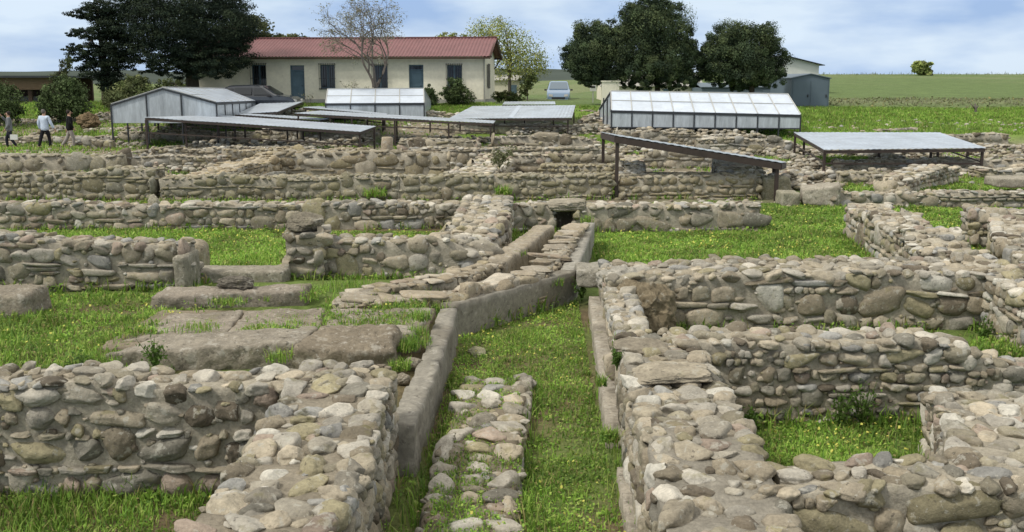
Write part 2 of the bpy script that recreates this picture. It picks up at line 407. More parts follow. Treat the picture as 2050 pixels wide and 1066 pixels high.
def block_mb(mb, corners, z0, z1, n=10, rnd=.15, amp=.02, fr=4., seed=0, col=(.26, .24, .2), zt=None):
    """a worn block over four plan corners (front-left, front-right, back-right, back-left)"""
    C = np.array([c[:2] for c in corners], float)
    lx = np.linalg.norm(C[1]-C[0]); ly = np.linalg.norm(C[3]-C[0]); lz = z1-z0 if np.isscalar(z1) else max(z1)-z0
    st = max(max(lx, ly, lz)/n, .03)
    dims = (max(3, int(lx/st)), max(3, int(ly/st)), max(3, int(lz/st)))
    bm = {}
    vs = []; qs = []
    def vid(i, j, k):
        key = (i, j, k)
        if key not in bm: bm[key] = len(vs); vs.append((i/dims[0], j/dims[1], k/dims[2]))
        return bm[key]
    nx, ny, nz = dims
    for i in range(nx):
        for j in range(ny):
            qs.append([vid(i, j, nz), vid(i+1, j, nz), vid(i+1, j+1, nz), vid(i, j+1, nz)])
            qs.append([vid(i, j, 0), vid(i, j+1, 0), vid(i+1, j+1, 0), vid(i+1, j, 0)])
    for i in range(nx):
        for k in range(nz):
            qs.append([vid(i, 0, k), vid(i+1, 0, k), vid(i+1, 0, k+1), vid(i, 0, k+1)])
            qs.append([vid(i, ny, k), vid(i, ny, k+1), vid(i+1, ny, k+1), vid(i+1, ny, k)])
    for j in range(ny):
        for k in range(nz):
            qs.append([vid(0, j, k), vid(0, j, k+1), vid(0, j+1, k+1), vid(0, j+1, k)])
            qs.append([vid(nx, j, k), vid(nx, j+1, k), vid(nx, j+1, k+1), vid(nx, j, k+1)])
    p = np.array(vs)
    # round the edges by a real radius
    dim = np.array((lx, ly, lz)); R = min(rnd, .48*min(dim)); q = (p-.5)*dim; inner = dim/2-R
    cl = np.clip(q, -inner, inner); dd = q-cl; ln = np.linalg.norm(dd, axis=1)
    k = np.where(ln > 1e-6, R/np.maximum(ln, 1e-6), 0); k = np.where(ln > R, k, 1)
    q = cl+dd*k[:, None]; p = q/dim+.5
    zc = z1 if np.isscalar(z1) else (z1[0]*(1-p[:, 0])*(1-p[:, 1])+z1[1]*p[:, 0]*(1-p[:, 1])+z1[2]*p[:, 0]*p[:, 1]+z1[3]*(1-p[:, 0])*p[:, 1])
    xy = (C[0]*((1-p[:, 0])*(1-p[:, 1]))[:, None]+C[1]*(p[:, 0]*(1-p[:, 1]))[:, None]+C[2]*(p[:, 0]*p[:, 1])[:, None]+C[3]*((1-p[:, 0])*p[:, 1])[:, None])
    w = np.concatenate([xy, (z0+(zc-z0)*p[:, 2])[:, None]], 1)
    w = w+amp*np.stack([fbm(w*fr+seed*7+1, 3), fbm(w*fr+seed*7+21, 3), fbm(w*fr+seed*7+41, 3)], -1)
    fine = fbm(w*fr*4.5+seed*3+9, 3); pit = np.clip(fbm(w*fr*3+seed*5+77, 2)-.25, 0, 1)
    nn = w-w.mean(0); nn[:, 2] *= 2; nn = nn/np.maximum(np.linalg.norm(nn, axis=1), 1e-6)[:, None]
    w = w+nn*(fine*min(.012, amp*.6)-pit*min(.06, amp*1.8))[:, None]
    mb.add(w, q=qs, c=col)
    return mb
def block(name, label, corners, z0, z1, cat='stone block', group=None, n=16, rnd=.04, amp=.02, fr=4., seed=0, col=(.26, .24, .2), material=None):
    mb = block_mb(MB(), corners, z0, z1, n, rnd, amp, fr, seed, col)
    c = np.mean([c[:2] for c in corners], 0)
    o = mb.build(name, material or SLAB, None, True, origin=(c[0], c[1], z0))
    return tag(o, label, cat, group, 'thing')
def rect(px0, px1, Y0, Y1, z, skew=0.):
    """plan corners from photo columns at distance Y0 (front) running back to Y1"""
    k = lambda px, Y: ((px-1025)/FPX*(Y*cp+(CAM_H-z)*sp), Y)
    a, b = k(px0, Y0), k(px1, Y0); dy = Y1-Y0
    return [a, b, (b[0]+skew, Y1), (a[0]+skew, Y1)]

ICO5 = ico(6)
def rock(name, label, ctr, dims, seed, col, e=3., amp=.22, rot=0., chops=5, cat='rock', material=None):
    """one rough boulder: a superellipsoid cut by planes, with layered noise"""
    d, f = ICO5; rg = np.random.default_rng(seed); r = (np.abs(d)**e).sum(1)**(-1/e); p = d*r[:, None]
    for _ in range(chops):
        n = rg.normal(size=3); n /= np.linalg.norm(n); c = rg.uniform(.6, .95); h = p@n-c; p = p-np.where(h > 0, h*.85, 0)[:, None]*n
    nz = fbm(d*1.6+seed*3.1, 3); rid = 1-np.abs(fbm(d*3.2+seed*7.7, 3))*2; fine = fbm(d*11+seed, 3)
    p = p*(1+amp*nz+amp*.35*rid+amp*.28*fine)[:, None]; p = p/np.abs(p).max(0)*np.array(dims)/2
    c, s_ = math.cos(rot), math.sin(rot); p = np.stack([p[:, 0]*c-p[:, 1]*s_, p[:, 0]*s_+p[:, 1]*c, p[:, 2]], 1)
    m = MB(); cc = np.array(col)*(1+.25*fbm(d*2.5+seed*1.7, 3))[:, None]; m.add(p+np.array(ctr), t=f, c=cc)
    return tag(m.build(name, material or ROCKM, None, True, origin=ctr), label, cat, None, 'thing')
ROCKM = mat('rough_rock', attr=True, rough=.95, spec=.12, var=[(6, .7, 1.25), (35, .7, 1.2)],
            spots=[(9, .6, .06, (.42, .40, .34), .5), (18, .62, .05, (.05, .045, .035), .6), (4, .62, .1, (.17, .16, .06), .4)], bump=[(18, .8, .02), (80, .8, .008)])
# ------------------------------------------------------------------ the ruins, nearest first
RW = 'ruined wall'
# left wall with its return
wall('rubble_wall', 'low cobble and tile wall at lower left facing the viewer, grass along its foot',
     [(-5.2, 6.56, .80), (-3.2, 6.56, .79), (-1.12, 6.56, .78)], .42, 0, s=.13, seed=3, thin=.22, blocky=.5, weeds=1.6, gap=.12)
wall('rubble_wall', 'broad cobble-topped wall running towards the viewer at lower left centre, beside the plastered kerb',
     [(-1.14, 2.6, .74), (-1.10, 4.6, .76), (-1.13, 6.8, .79)], .66, 0, s=.12, seed=5, thin=.12, blocky=.5, ragged=.06, mcol=(.25, .22, .17))
# right side walls
wall('rubble_wall', 'broad wall of lichen-spotted cobbles running towards the viewer at lower right, by the channel',
     [(.99, 2.6, .63), (1.04, 4.4, .66), (1.08, 5.6, .67), (1.14, 7.1, .67), (1.20, 8.2, .68)], .66, 0, s=.125, seed=8, thin=.1, blocky=.5, ragged=.08, topsize=1.0, mcol=(.25, .23, .19))
fwall('rubble_wall', 'lower right cobble wall topped by a row of boulders, in front of the flowered patch',
      [(1570, 985, 4.98), (1800, 978, 4.97), (2075, 990, 4.95), (2400, 990, 4.93)], .44, 0, s=.145, seed=11, thin=.05, blocky=.3, topsize=.84, topkind='cobble', ragged=.03)
fwall('rubble_wall', 'long olive-brown wall behind the flowered patch, its top sloping down to the right edge',
      [(1345, 690, 7.84), (1600, 686, 7.84), (1800, 684, 7.84), (1935, 705, 7.84), (1995, 738, 7.84), (2120, 750, 7.84), (2350, 745, 7.84)], .5, 0, s=.12, seed=14, thin=.08, blocky=.35, topkind='cobble', topsize=1.0, weeds=2.2)
wall('rubble_wall', 'short rubble wall stub along the right side of the flowered patch',
     [(2.75, 5.3, .64), (3.2, 6.6, .60), (3.33, 7.1, .52)], .66, 0, s=.13, seed=17, blocky=.6, ragged=.08)
fwall('rubble_wall', 'tall dark wall of mixed big stones at right centre, with a wide cobbled top',
      [(1218, 566, 11.0), (1345, 558, 11.0), (1500, 548, 11.0), (1700, 544, 11.0), (1985, 556, 11.0)], 1.05, 0, s=.175, seed=20, thin=.1, blocky=.55, weeds=1.2, ragged=.07, topsize=1.1)
wall('rubble_wall', 'sunlit pale wall at the right edge, joining the right end of the tall dark wall',
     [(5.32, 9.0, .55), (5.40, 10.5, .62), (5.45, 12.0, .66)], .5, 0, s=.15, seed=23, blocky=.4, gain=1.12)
wall('rubble_wall', 'crooked tumbled wall running back from the tall dark wall beside the lawn',
     [(5.35, 12.1, .66), (5.75, 14.2, .6), (6.0, 16.0, .52), (6.25, 17.9, .56)], .75, 0, s=.17, seed=25, blocky=.45, ragged=.12, gain=1.1)
wall('rubble_wall', 'broken rubble wall at the right edge beyond the crooked wall, around a small grassy room',
     [(6.9, 12.8, .5), (7.3, 14.6, .55), (7.9, 16.0, .6)], .7, 0, s=.17, seed=27, ragged=.12, gain=1.06)
wall('rubble_wall', 'short thick wall stub at the far right, end of the small grassy room',
     [(7.55, 16.9, .56), (9.8, 16.6, .56)], .6, 0, s=.17, seed=28, ragged=.1)
# left middle walls
fwall('rubble_wall', 'left wall of squared stones and thin tiles ending at the doorway gap',
      [(-160, 478, 11.8), (60, 478, 11.8), (130, 486, 11.8), (240, 494, 11.8), (368, 497, 11.8)], .5, .28, s=.17, seed=31, thin=.3, blocky=.75, weeds=2, ragged=.035, gain=.92)
fwall('rubble_wall', 'rubble wall with a square pillar end right of the doorway gap, carrying a dark boulder',
      [(640, 478, 12.9), (760, 484, 12.9), (900, 492, 12.9), (975, 524, 12.9)], .5, .1, s=.165, seed=34, thin=.12, blocky=.45, weeds=1.3, gain=1.02)
wall('rubble_wall', 'sunlit cobbled wall running back from the pillar wall to the wall with the drain hole',
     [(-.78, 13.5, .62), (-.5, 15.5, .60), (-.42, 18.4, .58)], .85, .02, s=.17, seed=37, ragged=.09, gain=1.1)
fwall('rubble_wall', 'long thin-coursed rubble wall across the left, behind the grassy doorway room',
      [(-250, 412, 17.8), (100, 412, 17.8), (300, 418, 17.9), (500, 412, 18.0), (700, 411, 18.1), (925, 410, 18.2)], .55, .05, s=.165, seed=40, thin=.3, blocky=.4, weeds=1.3, ragged=.04)
fwall('rubble_wall', 'centre wall with the dark drain hole, pale flat top, at the head of the channel',
      [(1000, 415, 18.5), (1113, 413, 18.5)], .6, 0, s=.21, seed=43, blocky=.7, ragged=.03, gain=1.05)
DRAINX = 1131
fwall('rubble_wall', 'centre right wall of large squared stones beside the drain hole, ending at the lawn',
      [(1150, 414, 18.5), (1350, 413, 18.5), (1524, 413, 18.5)], .6, 0, s=.23, seed=45, blocky=.75, ragged=.03, gain=1.05)
rock('lintel_stone', 'flat grey lintel stone spanning the dark drain hole', (.955, 18.78, .47), (.85, .7, .21), 4, (.3, .27, .21), e=5, amp=.14, chops=4, cat='stone block')
block('stone_block', 'dark stone added behind the drain hole so the hole looks shaded', rect(1085, 1180, 18.85, 19.05, .2), -.1, .4, n=20, seed=40, col=(.12, .1, .08))  # added stone, coloured dark so the hole below the lintel reads as shade
# next row
fwall('rubble_wall', 'far left rubble wall of big rough stones with a dark gap at its foot',
      [(-250, 350, 23.6), (0, 349, 23.6), (150, 346, 23.6), (308, 340, 23.6)], .7, -.03, s=.24, seed=50, blocky=.65, ragged=.06, tint=(.22, .2, .12))
fwall('rubble_wall', 'long mossy wall crossing the middle of the site, rounded stones in its upper course',
      [(315, 357, 23.5), (560, 354, 23.6), (800, 354, 23.6), (1010, 352, 23.7), (1225, 350, 23.7)], .6, -.03, s=.21, seed=53, blocky=.5, ragged=.05, tint=(.23, .21, .13))
fwall('rubble_wall', 'tan wall of big squared sandstone blocks behind the sloping metal roof at right centre',
      [(1242, 356, 23.8), (1400, 353, 23.8), (1524, 352, 23.8)], .6, -.03, s=.27, seed=56, blocky=.9, ragged=.03, tint=(.30, .25, .15), gain=1.1)
fwall('rubble_wall', 'low boulder wall right of the tilted slab, running to the right edge',
      [(1665, 388, 21.9), (1850, 388, 21.9), (2080, 384, 21.9), (2300, 384, 21.9)], .6, 0, s=.22, seed=58, blocky=.55, ragged=.06, weeds=1.6)
fwall('rubble_wall', 'dark masonry wall under the white canopy at the right',
      [(1685, 348, 27.0), (1840, 348, 27.0)], .6, -.05, s=.24, seed=60, tint=(.2, .18, .11))
wall('rubble_wall', 'pale jagged wall running away beneath the right post of the white canopy',
     [(9.1, 24.6, .35), (10.2, 26.0, .45), (11.9, 28.2, .4)], .8, -.05, s=.24, seed=62, gain=1.25, ragged=.12)
# far left rows
fwall('ashlar_wall', 'wall of large squared grey blocks at the left, below the three walkers',
      [(-200, 314, 31.5), (60, 313, 31.5), (240, 313, 31.5)], .7, -.08, s=.62, seed=70, blocky=1., thin=0, ragged=.03, tint=(.27, .25, .18))
fwall('rubble_wall', 'grey plastered wall end left of the earthy bank, behind the leftmost shelter post',
      [(240, 318, 32.5), (340, 314, 33.0), (450, 314, 33.5)], .6, -.08, s=.4, seed=71, blocky=.8, ragged=.05)
wall('rubble_wall', 'straw-coloured rubble bank running diagonally down to the mossy wall',
     [(-7.9, 24.6, .45), (-7.0, 27.5, .62), (-6.6, 30.5, .62)], .9, -.08, s=.26, seed=72, gain=1.15, ragged=.12, tint=(.36, .28, .16))
fwall('rubble_wall', 'earthy overgrown wall with a few large pale stones, behind the mossy wall',
      [(548, 309, 28.5), (700, 307, 28.5), (900, 309, 28.5)], .7, -.08, s=.36, seed=74, tint=(.22, .18, .11), gap=.25, ragged=.06)
wall('rubble_wall', 'pale collapsed wall of bleached stones running back from the mossy wall',
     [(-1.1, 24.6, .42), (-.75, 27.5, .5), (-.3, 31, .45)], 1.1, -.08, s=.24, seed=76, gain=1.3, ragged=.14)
fwall('rubble_wall', 'low rounded-stone wall between bleached wall and rear post of the sloping roof',
      [(985, 309, 29.5), (1100, 310, 29.5), (1215, 313, 29.5)], .6, -.08, s=.26, seed=78, ragged=.06)
fwall('rubble_wall', 'short mossy wall piece just behind the mossy long wall, left of the sloping roof',
      [(1085, 331, 26.5), (1232, 329, 26.5)], .5, -.06, s=.24, seed=79, tint=(.28, .24, .13))
fwall('rubble_wall', 'thin wall line beneath the long shelter, left of the broken column',
      [(300, 298, 37), (520, 296, 37.5), (745, 303, 38)], .6, -.12, s=.27, seed=80, ragged=.08)
fwall('rubble_wall', 'knee-high wall right of the broken column, below the railed shelter',
      [(800, 281, 36), (960, 283, 36)], .6, -.12, s=.27, seed=82, ragged=.06)
fwall('rubble_wall', 'low straight wall with squared blocks below the double white canopy',
      [(985, 276, 37.5), (1110, 272, 37.5), (1195, 284, 37.5)], .6, -.12, s=.42, seed=84, blocky=.85, ragged=.05)
fwall('rubble_wall', 'low wall of lichened stones crossing behind the bleached wall',
      [(820, 297, 32.5), (960, 296, 32.5), (1200, 293, 33)], .6, -.1, s=.27, seed=85, ragged=.07)
fwall('rubble_wall', 'wall remnant right behind the woman in blue and the man in black',
      [(-60, 276, 47.5), (90, 276, 47.5), (225, 276, 47.5)], .6, -.1, s=.4, seed=86, ragged=.09)
fwall('rubble_wall', 'low ledge of stones just in front of the three walkers',
      [(-100, 308, 42), (150, 311, 42), (330, 307, 42)], .8, -.35, s=.3, seed=87, ragged=.07, gain=1.15)
fwall('rubble_wall', 'squarish wall fragment behind the black-jacketed walker, under the left glasshouse',
      [(172, 283, 44.6), (222, 283, 44.6)], .6, -.12, s=.35, seed=88, ragged=.05)
fwall('rubble_wall', 'faint wall line under the back of the long shelter',
      [(235, 264, 48), (420, 262, 48), (600, 262, 48)], .6, .0, s=.4, seed=89, ragged=.1)
fwall('rubble_wall', 'low wall course under the double white canopy',
      [(900, 250, 50), (1040, 251, 50), (1190, 250, 50)], .7, .2, s=.4, seed=90, ragged=.08)
fwall('rubble_wall', 'low dark wall between the double white canopy and the long glasshouse',
      [(1040, 222, 58), (1150, 222, 58), (1218, 222, 57)], .6, .9, s=.4, seed=91, ragged=.08, tint=(.2, .17, .12))
fwall('rubble_wall', 'scattered wall line in front of the long glasshouse',
      [(1235, 268, 45), (1330, 266, 45), (1450, 270, 45)], .8, -.05, s=.34, seed=92, ragged=.14)
fwall('rubble_wall', 'flat stone ledge below the right end of the long glasshouse',
      [(1400, 279, 41), (1500, 281, 41), (1595, 284, 41)], .8, -.1, s=.34, seed=93, ragged=.08)
fwall('rubble_wall', 'low stone line behind the top of the sloping roof',
      [(1290, 300, 33.5), (1420, 303, 33.5), (1500, 309, 33)], .7, -.1, s=.28, seed=94, ragged=.08)
wall('rubble_wall', 'pale heap-like wall left of the dark trough under the sloping roof',
     [(2.9, 24.8, .4), (3.2, 27.5, .45), (3.6, 31, .4)], .7, -.06, s=.26, seed=95, ragged=.14, gain=1.15)
wall('rubble_wall', 'pale jumbled wall right of the dark trough, behind the tan block wall',
     [(5.6, 24.7, .5), (5.8, 26.5, .52), (6.3, 29.5, .5)], 1.1, -.06, s=.24, seed=96, ragged=.14, gain=1.22)
fwall('rubble_wall', 'ruined square pier on the green slope at the far right',
      [(1895, 272, 46.5), (2022, 270, 46.5)], .8, .0, s=.34, seed=97, ragged=.07)
fwall('rubble_wall', 'low ledge under the far right pier, behind the white canopy',
      [(1930, 292, 43), (2110, 292, 43)], .8, -.1, s=.34, seed=98, ragged=.08)
fwall('rubble_wall', 'stone heap peeping over the back edge of the white canopy',
      [(1758, 259, 50), (1840, 258, 50)], .8, .2, s=.45, seed=99, ragged=.12)
fwall('rubble_wall', 'mixed rubble wall behind the legs of the white canopy',
      [(1685, 322, 31.5), (1900, 322, 32), (2100, 322, 32)], .7, -.1, s=.27, seed=101, ragged=.1)
fwall('rubble_wall', 'pale rubble course at the far right edge, right of the white canopy',
      [(1960, 338, 29), (2120, 340, 29)], .7, -.08, s=.27, seed=102, ragged=.1, gain=1.15)
fwall('rubble_wall', 'low wall with tufts of grass, right edge, below the far right pier',
      [(1985, 312, 37), (2140, 310, 37)], .7, -.1, s=.27, seed=103, ragged=.1)
fwall('rubble_wall', 'thin earth-topped wall joining the grey plastered wall end to the long shelter foot',
      [(455, 301, 34.5), (540, 296, 35.5), (720, 305, 34)], .6, -.1, s=.3, seed=104, ragged=.1, tint=(.3, .24, .14))

# channel floor strip, kerbs and drain
wall('cobble_path', 'low strip of cobbles and earth along the channel floor, grass growing through it',
     [(-.42, 3.2, .14), (-.28, 5.4, .12), (-.22, 7.0, .12), (-.13, 8.75, .13)], .58, 0, s=.13, seed=110, ragged=.03, cat='stone path', topsize=1.05, topden=.85, mcol=(.2, .17, .125))
GREYP = mat('rough_plaster', attr=True, rough=.95, spec=.12, var=[(3, .75, 1.2), (22, .72, 1.2)],
            spots=[(9, .6, .06, (.42, .40, .35), .5), (1.6, .52, .12, (.13, .115, .09), .6), (13, .62, .07, (.07, .06, .05), .6), (4, .66, .08, (.2, .19, .08), .35)], bump=[(18, .45, .012), (80, .5, .005)])
def kerb(name, label, pts, th, z0, z1, seed, col=(.255, .238, .2), rnd=.012, amp=.012, cat='stone kerb', mt=None):
    P = [np.array(p, float) for p in pts]; mb = MB()
    nrm = []
    for i in range(len(P)):
        d = P[min(i+1, len(P)-1)]-P[max(i-1, 0)]; d /= np.linalg.norm(d); nrm.append(np.array((-d[1], d[0])))
    for i in range(len(P)-1):
        a, b = P[i], P[i+1]
        za = z1 if np.isscalar(z1) else z1[i]; zb_ = z1 if np.isscalar(z1) else z1[i+1]
        block_mb(mb, [a, b, b+nrm[i+1]*th, a+nrm[i]*th], z0, [za, zb_, zb_, za], 40, rnd, amp, 5, seed+i, col)
    c = np.mean(P, 0)
    return tag(mb.build(name, mt or GREYP, None, True, origin=(c[0], c[1], z0)), label, cat)
kerb('plaster_kerb', 'thick plastered kerb with a chipped flat top along the left of the grassy channel',
     [(-.675, 6.75), (-.60, 8.4), (-.565, 10.45)], .185, -.1, .37, 1, rnd=.015, amp=.03)
kerb('plaster_kerb', 'smooth plastered kerb running diagonally across the channel head',
     [(-.60, 10.62), (.80, 12.55)], .22, -.1, .375, 5)
kerb('plaster_kerb', 'narrow plastered kerb running back to the drain hole on its right side',
     [(.80, 12.6), (1.06, 14.4), (1.38, 16.9)], .2, -.1, [.375, .38, .4], 8, col=(.3, .285, .245))
block('stone_ledge', 'long flat ledge slab along the right side of the channel, below the tall dark wall', [(.70, 7.3), (.88, 7.3), (1.10, 11.9), (.91, 11.9)], -.1, .2, seed=2, n=80, rnd=.012, amp=.014, col=(.38, .34, .275))
block('stone_ledge', 'short flat ledge slab at the bottom edge right of the channel grass', [(.60, 3.4), (.72, 3.4), (.80, 6.6), (.71, 6.6)], -.1, .13, seed=3, n=60, rnd=.012, amp=.012, col=(.38, .34, .275))
rock('stone_block', 'rough weathered block with a lichen crust capping the near end of the middle right wall', (1.02, 7.85, .585), (.46, .62, .2), 5, (.24, .21, .16), e=5, amp=.16, chops=4, cat='stone block')
rock('stone_block', 'flat broad slab lying on the near end of the lower right cobble wall', (1.12, 6.95, .68), (.56, .4, .11), 6, (.33, .29, .22), e=5, amp=.14, chops=4, cat='stone block')
rock('stone_block', 'dark bulging rough rock set against the left end of the tall dark wall', (1.42, 10.78, .24), (.74, .62, .74), 7, (.2, .165, .11), e=2.6, amp=.3, chops=6, cat='rock')
rock('stone_block', 'white-lichened sloping rock above the dark bulging rock, top of the tall wall end', (1.32, 11.5, .44), (.70, .95, .44), 47, (.33, .31, .265), e=2.6, amp=.25, chops=6, cat='rock')
wall('rubble_wall', 'narrow rubble wall end beside the ledge slab, left of the dark bulging rock', [(1.05, 8.4, .42), (1.14, 10.4, .52), (1.22, 11.9, .57)], .3, 0, s=.17, seed=21, blocky=.8, ragged=.05, gain=1.1)
block('stone_block', 'flat squared stone bridging the ledge and the diagonal kerb', rect(1158, 1245, 12.1, 12.75, .6), .26, .46, seed=8, n=30, rnd=.03, amp=.04, col=(.3, .28, .23))
DR = (.33, .27, .19)
kerb('drain_bank', 'smooth pale stone bank along the left of the drain, next to the drain hole', [tuple(gp(1000, 534, .44)[:2]), tuple(gp(1060, 490, .45)[:2]), tuple(gp(1110, 449, .46)[:2])], .3, 0, .45, 12, col=(.33, .285, .215), rnd=.03, amp=.035, cat='drain bank', mt=SLAB)
wall('drain_bank', 'tile-topped outer bank of the drain where it bends to the left',
     [tuple(gp(985, 531, .43)[:2])+(.43,), tuple(gp(900, 556, .43)[:2])+(.43,), tuple(gp(690, 588, .42)[:2])+(.42,)],
     .36, .05, s=.14, seed=120, thin=.6, blocky=.8, topkind='tile', tint=DR, cat='drain bank', ragged=.02, topsize=1.4)
wall('drain_bank', 'tile-topped middle bank of the drain along the plastered diagonal kerb',
     [tuple(gp(1155, 450, .45)[:2])+(.45,), tuple(gp(1112, 505, .44)[:2])+(.44,), tuple(gp(1065, 548, .43)[:2])+(.43,), tuple(gp(900, 588, .42)[:2])+(.42,), tuple(gp(668, 602, .41)[:2])+(.41,)],
     .34, .05, s=.14, seed=121, thin=.6, blocky=.8, topkind='tile', tint=DR, cat='drain bank', ragged=.02, topsize=1.4)
SC = (.27, .245, .2)
block('stone_slab', 'long tapering grey block before the paved platform, a weed at its middle', [(-3.45, 8.42), (-1.80, 8.5), (-1.72, 8.98), (-3.1, 8.92)], .2, [.42, .52, .54, .47], n=80, seed=10, rnd=.03, amp=.035, fr=5, col=(.28, .25, .2))
block('stone_slab', 'massive rounded brown block right of the tapering kerb block', [(-1.84, 8.3), (-.98, 8.35), (-1.0, 8.95), (-1.74, 8.95)], .2, [.52, .5, .55, .57], n=50, seed=11, rnd=.07, amp=.045, fr=6, col=(.23, .195, .145))
block('stone_slab', 'worn earthy stone base of the platform, showing in the joints between its slabs', [(-3.75, 8.98), (-.83, 9.0), (-.81, 10.6), (-3.7, 10.55)], .1, .335, n=60, seed=44, rnd=.02, amp=.03, fr=5, col=(.225, .19, .14), material=MORTAR)
SP = dict(rnd=.02, amp=.03, fr=5, n=60)
block('stone_slab', 'broad flat paving slab with earth and grass in its cracks, nearest the plastered kerb', [(-1.75, 9.12), (-.85, 9.12), (-.84, 10.4), (-1.9, 10.42)], .2, .385, seed=12, col=(.28, .245, .195), **SP)
block('stone_slab', 'middle paving slab of the worn platform, a grass tuft along its left joint', [(-2.65, 9.1), (-1.78, 9.12), (-1.93, 10.42), (-2.75, 10.4)], .2, .375, seed=41, col=(.265, .23, .18), **SP)
block('stone_slab', 'pale weathered paving slab at the left side of the platform, half covered by earth', [(-3.6, 9.2), (-2.68, 9.1), (-2.78, 10.4), (-3.5, 10.25)], .2, .36, seed=13, col=(.285, .25, .2), **SP)
block('stone_slab', 'small split slab on the corner between the platform and the channel kerb', [(-1.3, 9.02), (-.86, 9.0), (-.88, 9.3), (-1.26, 9.4)], .3, .47, n=24, seed=14, rnd=.04, amp=.03, col=(.31, .28, .23))
block('stone_slab', 'long low slab edge at the back of the platform, below the threshold', [(-3.9, 10.75), (-2.25, 10.95), (-2.25, 11.3), (-3.85, 11.2)], .2, [.43, .47, .48, .45], n=70, seed=15, rnd=.03, amp=.035, fr=5, col=(.27, .235, .19))
block('threshold_stone', 'smooth grey threshold stone across the doorway gap', rect(360, 568, 12.3, 12.75, .4), .1, .42, n=51, seed=16, rnd=.03, amp=.012, col=(.29, .265, .21), cat='doorstep')
_p = gp(478, 580, .43)
rock('loose_rock', 'dark pitted rock lying on the long slab edge before the threshold stone', (_p[0], _p[1], .50), (.5, .3, .19), 17, (.15, .135, .11), e=2.5, amp=.35)
_p = at(612, 448, 12.9)
rock('loose_rock', 'dark lichened boulder resting on top of the square pillar', (_p[0], _p[1], .945), (.5, .46, .27), 18, (.19, .17, .13), e=2.2, amp=.25, cat='boulder')
fwall('stone_pillar', 'square pillar of rubble at the left end of the pillar wall, under the dark boulder', [(567, 470, 12.72), (645, 470, 12.72)], .55, .05, s=.2, seed=19, blocky=.9, thin=.1, gap=.06, ragged=.01, cat='pillar', gain=.95)
block('stone_block', 'tan stone drum lying behind the left doorway wall', rect(330, 402, 13.4, 13.9, .5), .15, .6, cat='stone block', n=34, seed=20, rnd=.14, amp=.025, col=(.34, .29, .21))
block('stone_block', 'upright door jamb stone at the end of the left doorway wall', rect(346, 372, 11.6, 12.2, .5), .2, .72, cat='door jamb', n=34, seed=21, rnd=.04, amp=.03, col=(.25, .23, .18))
block('stone_block', 'rough squared block cut off by the left edge of the picture, on the grass', rect(-60, 52, 10.3, 10.9, .4), .2, .55, n=40, seed=22, rnd=.06, amp=.035, col=(.25, .22, .17))
_p = gp(957, 714, 0)
rock('loose_rock', 'half-buried mossy rock in the channel grass', (_p[0], _p[1], .03), (.21, .19, .15), 23, (.27, .26, .17), e=2.3)
block('stone_block', 'tilted wedge-shaped slab at right centre, beside a roof post', [tuple(at(1606, 400, 22.2)[:2]), tuple(at(1682, 400, 21.8)[:2]), tuple(at(1680, 400, 22.6)[:2]), tuple(at(1600, 400, 23)[:2])], .06, [.38, .53, .53, .4], n=24, seed=24, rnd=.05, amp=.03, col=(.34, .31, .25))
block('stone_block', 'small square stone just left of the tilted wedge-shaped slab', rect(1566, 1604, 22.2, 22.8, .3), 0, .33, n=23, seed=25, rnd=.05, amp=.03, col=(.3, .28, .21))
block('stone_block', 'olive squared block at the end of the tan wall, behind the right roof post', rect(1526, 1584, 23.8, 24.4, .4), -.05, .5, n=27, seed=26, rnd=.05, amp=.03, col=(.27, .25, .17))
block('stone_trough', 'long dark trough-like block under the sloping metal roof', rect(1278, 1440, 26.2, 27, .4), -.1, .36, cat='stone trough', n=68, seed=27, rnd=.03, amp=.015, col=(.17, .15, .11))
block('stone_block', 'flat pale slab at the right edge, resting on stones', rect(2000, 2120, 24.5, 25.3, .4), .2, .42, n=40, seed=28, rnd=.04, amp=.02, col=(.33, .3, .24))
block('plaster_slab', 'smooth grey plaster slab leaning along the straw-coloured bank', rect(440, 548, 26.2, 26.35, .4, .3), -.1, [.08, .45, .45, .08], n=51, seed=29, rnd=.03, amp=.012, col=(.31, .295, .26), cat='stone slab')
mb = MB(); c0 = at(775, 302, 33); mb.tube([c0-np.array((0, 0, .3)), c0, c0+np.array((0, 0, .2)), c0+np.array((.02, 0, .42)), c0+np.array((.02, 0, .44))], [.2, .2, .19, .18, .12], 14, (.36, .3, .22))
tag(mb.build('column_stump', SLAB, None, True, origin=c0), 'short broken tan column stump among the far walls', 'column')
_p = at(308, 386, 21.8)
rock('loose_rock', 'pointed pale stone standing at the foot of the far left rough wall', (_p[0], _p[1], .15), (.28, .25, .42), 31, (.36, .33, .26), e=1.8)
_p = at(178, 240, 51)
rock('earth_mound', 'brown heap of earth and branches behind the black-jacketed walker', (_p[0], _p[1], _p[2]-.1), (1.3, 1.2, 1.0), 32, (.17, .125, .075), e=1.7, amp=.5, cat='mound', material=MORTAR)

for _k, (_px, _py, _w, _t) in enumerate([(826, 722, .17, 'dark stone wedged between the brown block and the plastered kerb'), (806, 752, .13, 'pale stone by the broad wall corner, below the brown block'), (842, 668, .12, 'small grey stone on the platform corner beside the kerb')]):
    _p = gp(_px, _py, .36); rock('loose_rock', _t, (_p[0], _p[1], .33), (_w, _w*.9, _w*.8), 60+_k, (.25, .22, .17), e=2.6)
